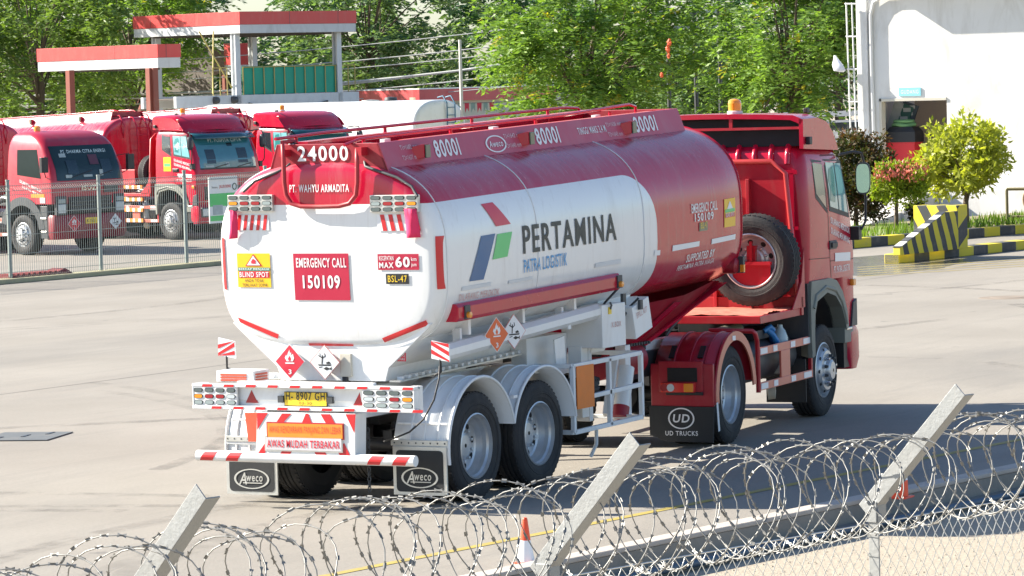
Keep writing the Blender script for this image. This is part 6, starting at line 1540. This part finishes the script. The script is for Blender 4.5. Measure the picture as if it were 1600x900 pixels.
KM = Matrix.Rotation(kaz, 4, 'Z'); KM.translation = Vector((K0.x, K0.y, 0))
s = MB(); s.add([KM @ Vector(p) for p in ((-10, .35, .16), (30, .35, .16), (30, 5.2, .16), (-10, 5.2, .16))], [(0, 1, 2, 3)], pm("soil", (.22, .19, .11), .95, var=.3)); tag(s.build("planting_strip"), kind="structure")
bp_ = gp(1497, 389, .2); bz = Matrix.Rotation(iaz, 4, 'Z')
BM = empty("crash_barrier", (bp_.x, bp_.y, .20), iaz, "concrete crash block with a sloping nose painted in black and yellow stripes", "barrier")
s = MB(); s.bx(0, .45, -.0, 1.05, 0, .92, stripe_mat("block_stripes", .46, axis=(.35, 1, -.55))); s.build("block", BM, bevel=.012)
s = MB(); s.prism([(.0-.003, -.02, 0), (-2.55, -.02, 0), (-2.55, -.02, .16), (-.55, -.02, .80), (-.003, -.02, .80)], (0, .17, 0), stripe_mat("nose_stripes", .42, axis=(1, .0, .42), wob=.12)); s.build("nose", BM, bevel=.01)
s = MB(); s.beam((-2.56, .065, .165), (-.56, .065, .805), .175, .012, stripe_mat("nose_edge_stripes", .5, colour=(.66, .64, .60))); s.build("nose_edge", BM)
# grass on the planting strip
gm_ = leaf_mat("grass_blades", (.10, .19, .02), (.20, .28, .03), .3); rg = random.Random(8); s = MB()
for i in range(5200):
    u, v = rg.uniform(-9, 22), rg.uniform(.4, 3.4); p = KM @ Vector((u, v, .16)); h = rg.uniform(.10, .26); a = rg.uniform(0, 6.3); w_ = .022; t = Vector((math.cos(a), math.sin(a), 0))
    s.add([p-t*w_, p+t*w_, p+Vector((rg.uniform(-.08, .08), rg.uniform(-.08, .08), h))], [(0, 1, 2)], gm_)
tag(s.build("grass"), "bright green grass on the strip behind the striped kerb", kind="stuff")
# steel rail stand with a coiled hose at the far right
q = gp(1574, 347, .16); s = MB(); rm = pm("olive_steel_rail", (.16, .14, .07), .5, var=.15)
for dx in (0, .62, 1.3): s.tube([(q.x+dx*.1, q.y-dx*1.0, .1), (q.x+dx*.1, q.y-dx*1.0, .98)], .04, rm, 8)
s.tube([(q.x, q.y, .98), (q.x+.14, q.y-1.4, .98)], .04, rm, 8); s.tube([(q.x, q.y, .3), (q.x+.14, q.y-1.4, .3)], .03, rm, 8); tag(s.build("rail_stand"), "olive steel pipe stand by the white store wall", "rail")
s = MB()
for k in range(4): s.tube([(q.x-.06-.03*k, q.y-.75+.26*math.cos(t), .72+.30*math.sin(t)) for t in [i*math.pi/10 for i in range(20)]], .035, pm("tan_hose", (.36, .25, .16), .6), 8, closed=True)
tag(s.build("coiled_hose"), "tan hose hung in a coil on the olive pipe stand", "hose")
# white railing and gate house seen past the cab
gate = dp(1260, 200, 142); az_ = math.radians(-62); G = empty("white_gate", (gate.x, gate.y, 0), az_, "white steel gate with a flat beam and railings beyond the tanker's cab", "gate")
zg = lambda py: dp(1260, py, 142).z
s = MB(); s.bx(-2, 4.5, -.1, .1, zg(183), zg(175), whitemetal); s.bx(-2, 4.5, -.1, .1, zg(192), zg(189), whitemetal); s.build("beam", G)
for x in (-1.6, .6, 2.0, 3.9): s = MB(); s.bx(x, x+.14, -.08, .06, 0, zg(183), whitemetal); s.build("post", G)
s = MB()
for k in range(40): s.tube([(-2+k*.16, .15, 0), (-2+k*.16, .15, zg(205))], .02, whitemetal, 5)
s.bx(-2, 4.5, .13, .17, zg(210), zg(207), whitemetal); s.build("railing", G)
s = MB(); cw = dp(1312, 208, 146); 
car = empty("parked_van", (cw.x, cw.y, 0), az_, "dark window of a parked vehicle half hidden behind the white gate", "van")
s.loft([rrect_ring(-1.2, 1.6, .9, .2, .5), rrect_ring(-1.25, 1.65, .95, .2, 1.2), rrect_ring(-1.0, 1.3, .85, .25, zg(190)-.1)], white); s.build("body", car)
s = MB(); s.bx(-.9, 1.2, -.99, -.90, zg(208), zg(194), glassd); s.build("window", car, bevel=.02)
for xx in (-.7, 1.1): s = MB(); s.tube([(xx, -.95, .33), (xx, -.7, .33)], .33, tyremat, 20); s.build("wheel", car)

# ------------------------------------------------------------------ trees and shrubs
def leaf_mesh(name, P, A, B, mat):
    # P centres, A half-length vectors, B half-width vectors -> kite leaves folded a little along the midrib
    n = len(P); Nn = np.cross(A, B); Nn /= (np.linalg.norm(Nn, axis=1, keepdims=True)+1e-9)
    wv = np.linalg.norm(B, axis=1, keepdims=True)
    V = np.stack([P-A, P+B*1.0-A*.1+Nn*wv*.35, P+A, P-B*1.0-A*.1+Nn*wv*.35], 1).reshape(-1, 3)
    me = bpy.data.meshes.new(name); me.vertices.add(4*n); me.vertices.foreach_set("co", V.astype(np.float32).ravel())
    me.loops.add(4*n); me.loops.foreach_set("vertex_index", np.arange(4*n, dtype=np.int32))
    me.polygons.add(n); me.polygons.foreach_set("loop_start", np.arange(0, 4*n, 4, dtype=np.int32))
    me.materials.append(mat); me.update(calc_edges=True); return me
bark = pm("tree_bark", (.10, .075, .05), .9, var=.3, ns=5, bump=.5, bs=18)
def tree(name, base_, h_trunk, crown_c, crown_r, seed, mat, label, cat="tree", group=None, clumps=70, per=150, leaf=.16, spray=True, trunk_r=.22, droop=.45, flat=.55, clump_r=.75):
    rs = np.random.RandomState(seed); rg = random.Random(seed)
    root = empty(name, base_, 0, label, cat, group)
    cc = np.array(crown_c, float); cr = np.array(crown_r, float)
    # clump centres: shells of an uneven ellipsoid
    cs_ = []
    while len(cs_) < clumps:
        d = rs.normal(size=3); d /= np.linalg.norm(d); k = rs.uniform(.35, 1.0)**.6
        lump = 1+.22*math.sin(3*d[0]+seed)+.2*math.sin(4*d[1]+2*d[2]+seed*1.7)
        p = cc+d*cr*k*lump
        if p[2] > h_trunk*.55: cs_.append(p)
    cs_ = np.array(cs_)
    mb = MB(); tip = Vector((cc[0]*.5, cc[1]*.5, cc[2]-cr[2]*.15)); fork = Vector((cc[0]*.2, cc[1]*.2, h_trunk))
    mb.tube([(0, 0, -.1), (rg.uniform(-.1, .1)*h_trunk*.2, rg.uniform(-.1, .1)*h_trunk*.2, h_trunk*.5), fork, (fork+tip)/2+Vector((.1, -.1, 0)), tip], [trunk_r*1.25, trunk_r, trunk_r*.85, trunk_r*.6, trunk_r*.3], bark, 10)
    for c in cs_[::max(1, clumps//26)]:
        c = Vector(c); st = fork.lerp(tip, rg.uniform(0, .8)); m_ = st.lerp(c, .5)+Vector((rg.uniform(-.2, .2), rg.uniform(-.2, .2), rg.uniform(.05, .35)))*min(1, cr[0]*.3)
        mb.tube([st, m_, c], [trunk_r*.26, trunk_r*.15, trunk_r*.04], bark, 6)
    mb.build("trunk", root)
    Ps, As, Bs = [], [], []
    up = np.array([0, 0, 1.0])
    for c in cs_:
        out = (c-cc)/cr; out /= (np.linalg.norm(out)+1e-6)
        rr = clump_r*rs.uniform(.7, 1.35)
        if spray:
            ns_ = max(4, per//16)
            for _ in range(ns_):
                d = out*.55+rs.normal(size=3)*.65; d /= np.linalg.norm(d); d[2] = d[2]*flat+.10; d /= np.linalg.norm(d)
                st = c+rs.normal(size=3)*rr*.30; L_ = rr*rs.uniform(.7, 1.4)
                side = np.cross(d, up); side /= (np.linalg.norm(side)+1e-6)
                for j in range(8):
                    t = (j+1)/8; p = st+d*L_*t-up*droop*L_*t*t
                    for sg in (-1, 1):
                        a = (side*sg*.85+d*.5-up*.30*t)+rs.normal(size=3)*.22; a /= np.linalg.norm(a); l = leaf*rs.uniform(.75, 1.3)*(1-.3*t)
                        b = np.cross(a, up*.8+rs.normal(size=3)*.45); b /= (np.linalg.norm(b)+1e-6)
                        Ps.append(p+a*l); As.append(a*l); Bs.append(b*l*.36)
        else:
            nn_ = per; q = rs.normal(size=(nn_, 3)); q /= np.linalg.norm(q, axis=1, keepdims=True); q *= rr*rs.uniform(.3, 1.0, (nn_, 1))
            a = q/np.linalg.norm(q, axis=1, keepdims=True)+rs.normal(size=(nn_, 3))*.6+np.array([0, 0, .15]); a /= np.linalg.norm(a, axis=1, keepdims=True)
            l = leaf*rs.uniform(.7, 1.3, (nn_, 1)); b = np.cross(a, rs.normal(size=(nn_, 3))); b /= (np.linalg.norm(b, axis=1, keepdims=True)+1e-6)
            Ps += list(c+q); As += list(a*l); Bs += list(b*l*.42)
    me = leaf_mesh("crown", np.array(Ps), np.array(As), np.array(Bs), mat)
    o = bpy.data.objects.new("crown", me); COL.objects.link(o); o.parent = root
    return root
LM = leaf_mat("sunny_feather_leaves", (0.134, 0.244, 0.055), (0.244, 0.354, 0.073), .40, ((.38, .34, .04), 1.1, .67))
LD = leaf_mat("deep_green_leaves", (0.067, 0.159, 0.073), (0.122, 0.226, 0.085), .36)
LO = leaf_mat("olive_leaves", (0.122, 0.201, 0.055), (0.207, 0.287, 0.073), .4)
LB = leaf_mat("blue_green_leaves", (0.122, 0.207, 0.104), (0.220, 0.305, 0.146), .4)
def T(name, px, D, cz, rx, rz, seed, mat, label, **k):
    p = dp(px, 150, D); return tree(name, (p.x, p.y, 0), k.pop('ht', 2.6), k.pop('cc', (0, 0, cz)), (rx, rx, rz), seed, mat, label, **k)
# back row, dense
G_ = "dense trees of the far back row"
for i, (px, D, cz, rx, rz, m) in enumerate(((-60, 178, 6.2, 5.2, 5.6, LO), (70, 182, 7.0, 5.0, 6.4, LD), (190, 176, 6.4, 4.8, 5.6, LO), (300, 184, 5.6, 4.4, 4.8, LD), (430, 180, 3.4, 3.4, 3.0, LB), (545, 186, 6.4, 3.9, 6.2, LD), (675, 190, 2.9, 3.0, 2.4, LB), (830, 184, 5.6, 3.6, 5.2, LD), (880, 190, 6.2, 5.0, 5.6, LB), (985, 186, 5.4, 3.6, 4.8, LD), (1110, 192, 3.4, 3.2, 2.8, LD), (1225, 186, 6.0, 3.8, 5.4, LD), (1310, 182, 6.0, 4.6, 5.6, LD)))  :
    T("tree", px, D, cz, rx, rz, 40+i, m, ["dense leafy tree far behind the low roofed truck cab", "dense dark tree far behind the low canopy", "tall leafy tree far behind between the two canopies", "leafy tree far behind the loading gantry's lit face", "low leafy tree far behind the loading gantry roof", "tall dark tree far behind the gantry's green netting", "low pale tree far behind the thin pole", "dark tree far behind the bunting wall", "pale green tree far behind the sunlit feathery tree", "dark tree far behind the tanker's catwalk nose", "low dark tree far behind the utility poles", "dark tree far behind the tanker's cab", "dark tree far behind the white ladder"][i],
      clumps=70, per=112, leaf=.24, clump_r=1.1, trunk_r=.25, group=G_)
# nearer individual trees
T("tree", 60, 150, 6.6, 4.2, 4.6, 3, LO, "broad leafy tree close behind the low canopy", clumps=165, per=144, leaf=.16, clump_r=.82)
T("tree", 205, 156, 7.2, 3.8, 4.2, 4, LM, "sunlit leafy tree rising above the low canopy", clumps=140, per=144, leaf=.16, clump_r=.8)
T("tree", 578, 160, 6.6, 3.0, 3.9, 6, LB, "dark tree with visible forked limbs beside the gantry roof", clumps=90, per=128, leaf=.18, clump_r=.8, ht=4.0)
FT_ = T("tree", 918, 122, 5.3, 3.35, 3.1, 7, LM, "pale sunlit feathery tree with orange red flower spikes, standing beyond the tanker", clumps=185, per=144, leaf=.135, clump_r=.74, ht=2.6, flat=.4, droop=.6)
FEATHER = FT_.name
T("tree", 1238, 118, 5.3, 2.3, 3.2, 9, LM, "feathery bright tree between the tanker's cab and the store building", clumps=150, per=144, leaf=.125, clump_r=.72, ht=2.4, flat=.4, droop=.65)
T("tree", 1085, 135, 3.6, 2.2, 2.2, 12, LB, "low dark tree with orange flower spikes between two sunlit trees", clumps=70, per=128, leaf=.16, clump_r=.7, ht=1.6)
rg = random.Random(2); pet = pm("orange_red_petals", (.60, .10, .03), .6, var=.3, ns=14)
for (px, py, k) in ((1046, 66, .55), (1044, 76, .6), (1045, 87, .4), (1034, 117, .4)):
    c = dp(px, py, 117.5); s = MB(); L_ = .42*k
    s.loft([[(c.x+r_*math.cos(t), c.y+r_*math.sin(t), c.z+z) for t in [i*math.pi/4+.3*kk for i in range(8)] for r_ in [w_*rg.uniform(.55, 1.35)]] for kk, (z, w_) in enumerate([(L_*(.5-q/9), .02+.085*k*math.sin(math.pi*(q+.4)/10)) for q in range(10)])], pet, False)
    o = s.build("flower_spike", bpy.data.objects[FEATHER]); o.location = -bpy.data.objects[FEATHER].location
# shrubs by the store
RS = leaf_mat("dark_red_green_leaves", (.045, .075, .02), (.13, .045, .02), .25)
RT = leaf_mat("red_tipped_leaves", (.20, .30, .03), (.36, .40, .04), .38)
RP = leaf_mat("pink_red_young_leaves", (.70, .17, .15), (.62, .24, .17), .08)
YG = leaf_mat("yellow_green_leaves", (.27, .31, .04), (.46, .46, .08), .4)
p = gp(1338, 352, .16); tree("shrub", (p.x, p.y, .1), .5, (0, 0, 1.15), (.85, .85, 1.15), 21, RS, "dark red and green clipped shrub beside the cab's mirror", "shrub", clumps=110, per=130, leaf=.055, spray=False, trunk_r=.06, clump_r=.28)
p = gp(1400, 360, .16); r1 = tree("small_tree", (p.x, p.y, .1), .85, (.0, -.15, 1.22), (.62, .62, .42), 22, RT, "small red tipped topiary tree beside the striped crash block", "shrub", clumps=60, per=110, leaf=.05, spray=False, trunk_r=.05, clump_r=.22)
rs = np.random.RandomState(5); n = 900; th = rs.uniform(0, 6.28, n); rr = np.sqrt(rs.uniform(0, 1, n))*.68
P_ = np.stack([rr*np.cos(th), -.15+rr*np.sin(th), 1.56+.10*rs.normal(size=n)-rr*.18], 1); A_ = rs.normal(size=(n, 3))*.4+np.array([0, 0, 1]); A_ *= (.05/np.linalg.norm(A_, axis=1, keepdims=True)); B_ = np.cross(A_, rs.normal(size=(n, 3))); B_ *= (.02/np.linalg.norm(B_, axis=1, keepdims=True))
o = bpy.data.objects.new("young_leaves", leaf_mesh("young_leaves", P_, A_, B_, RP)); COL.objects.link(o); o.parent = r1
p = gp(1510, 355, .16); tree("shrub", (p.x, p.y, .1), .7, (0, 0, 1.78), (1.30, 1.30, 1.0), 23, YG, "large yellow green leafy shrub before the white store wall", "shrub", clumps=95, per=58, leaf=.085, spray=False, trunk_r=.08, clump_r=.36)
p = gp(1440, 350, .16); tree("shrub", (p.x, p.y, .1), .15, (0, 0, .35), (.35, .35, .3), 24, RS, "low dark shrub at the foot of the ramp wall", "shrub", clumps=24, per=70, leaf=.05, spray=False, trunk_r=.03, clump_r=.16)
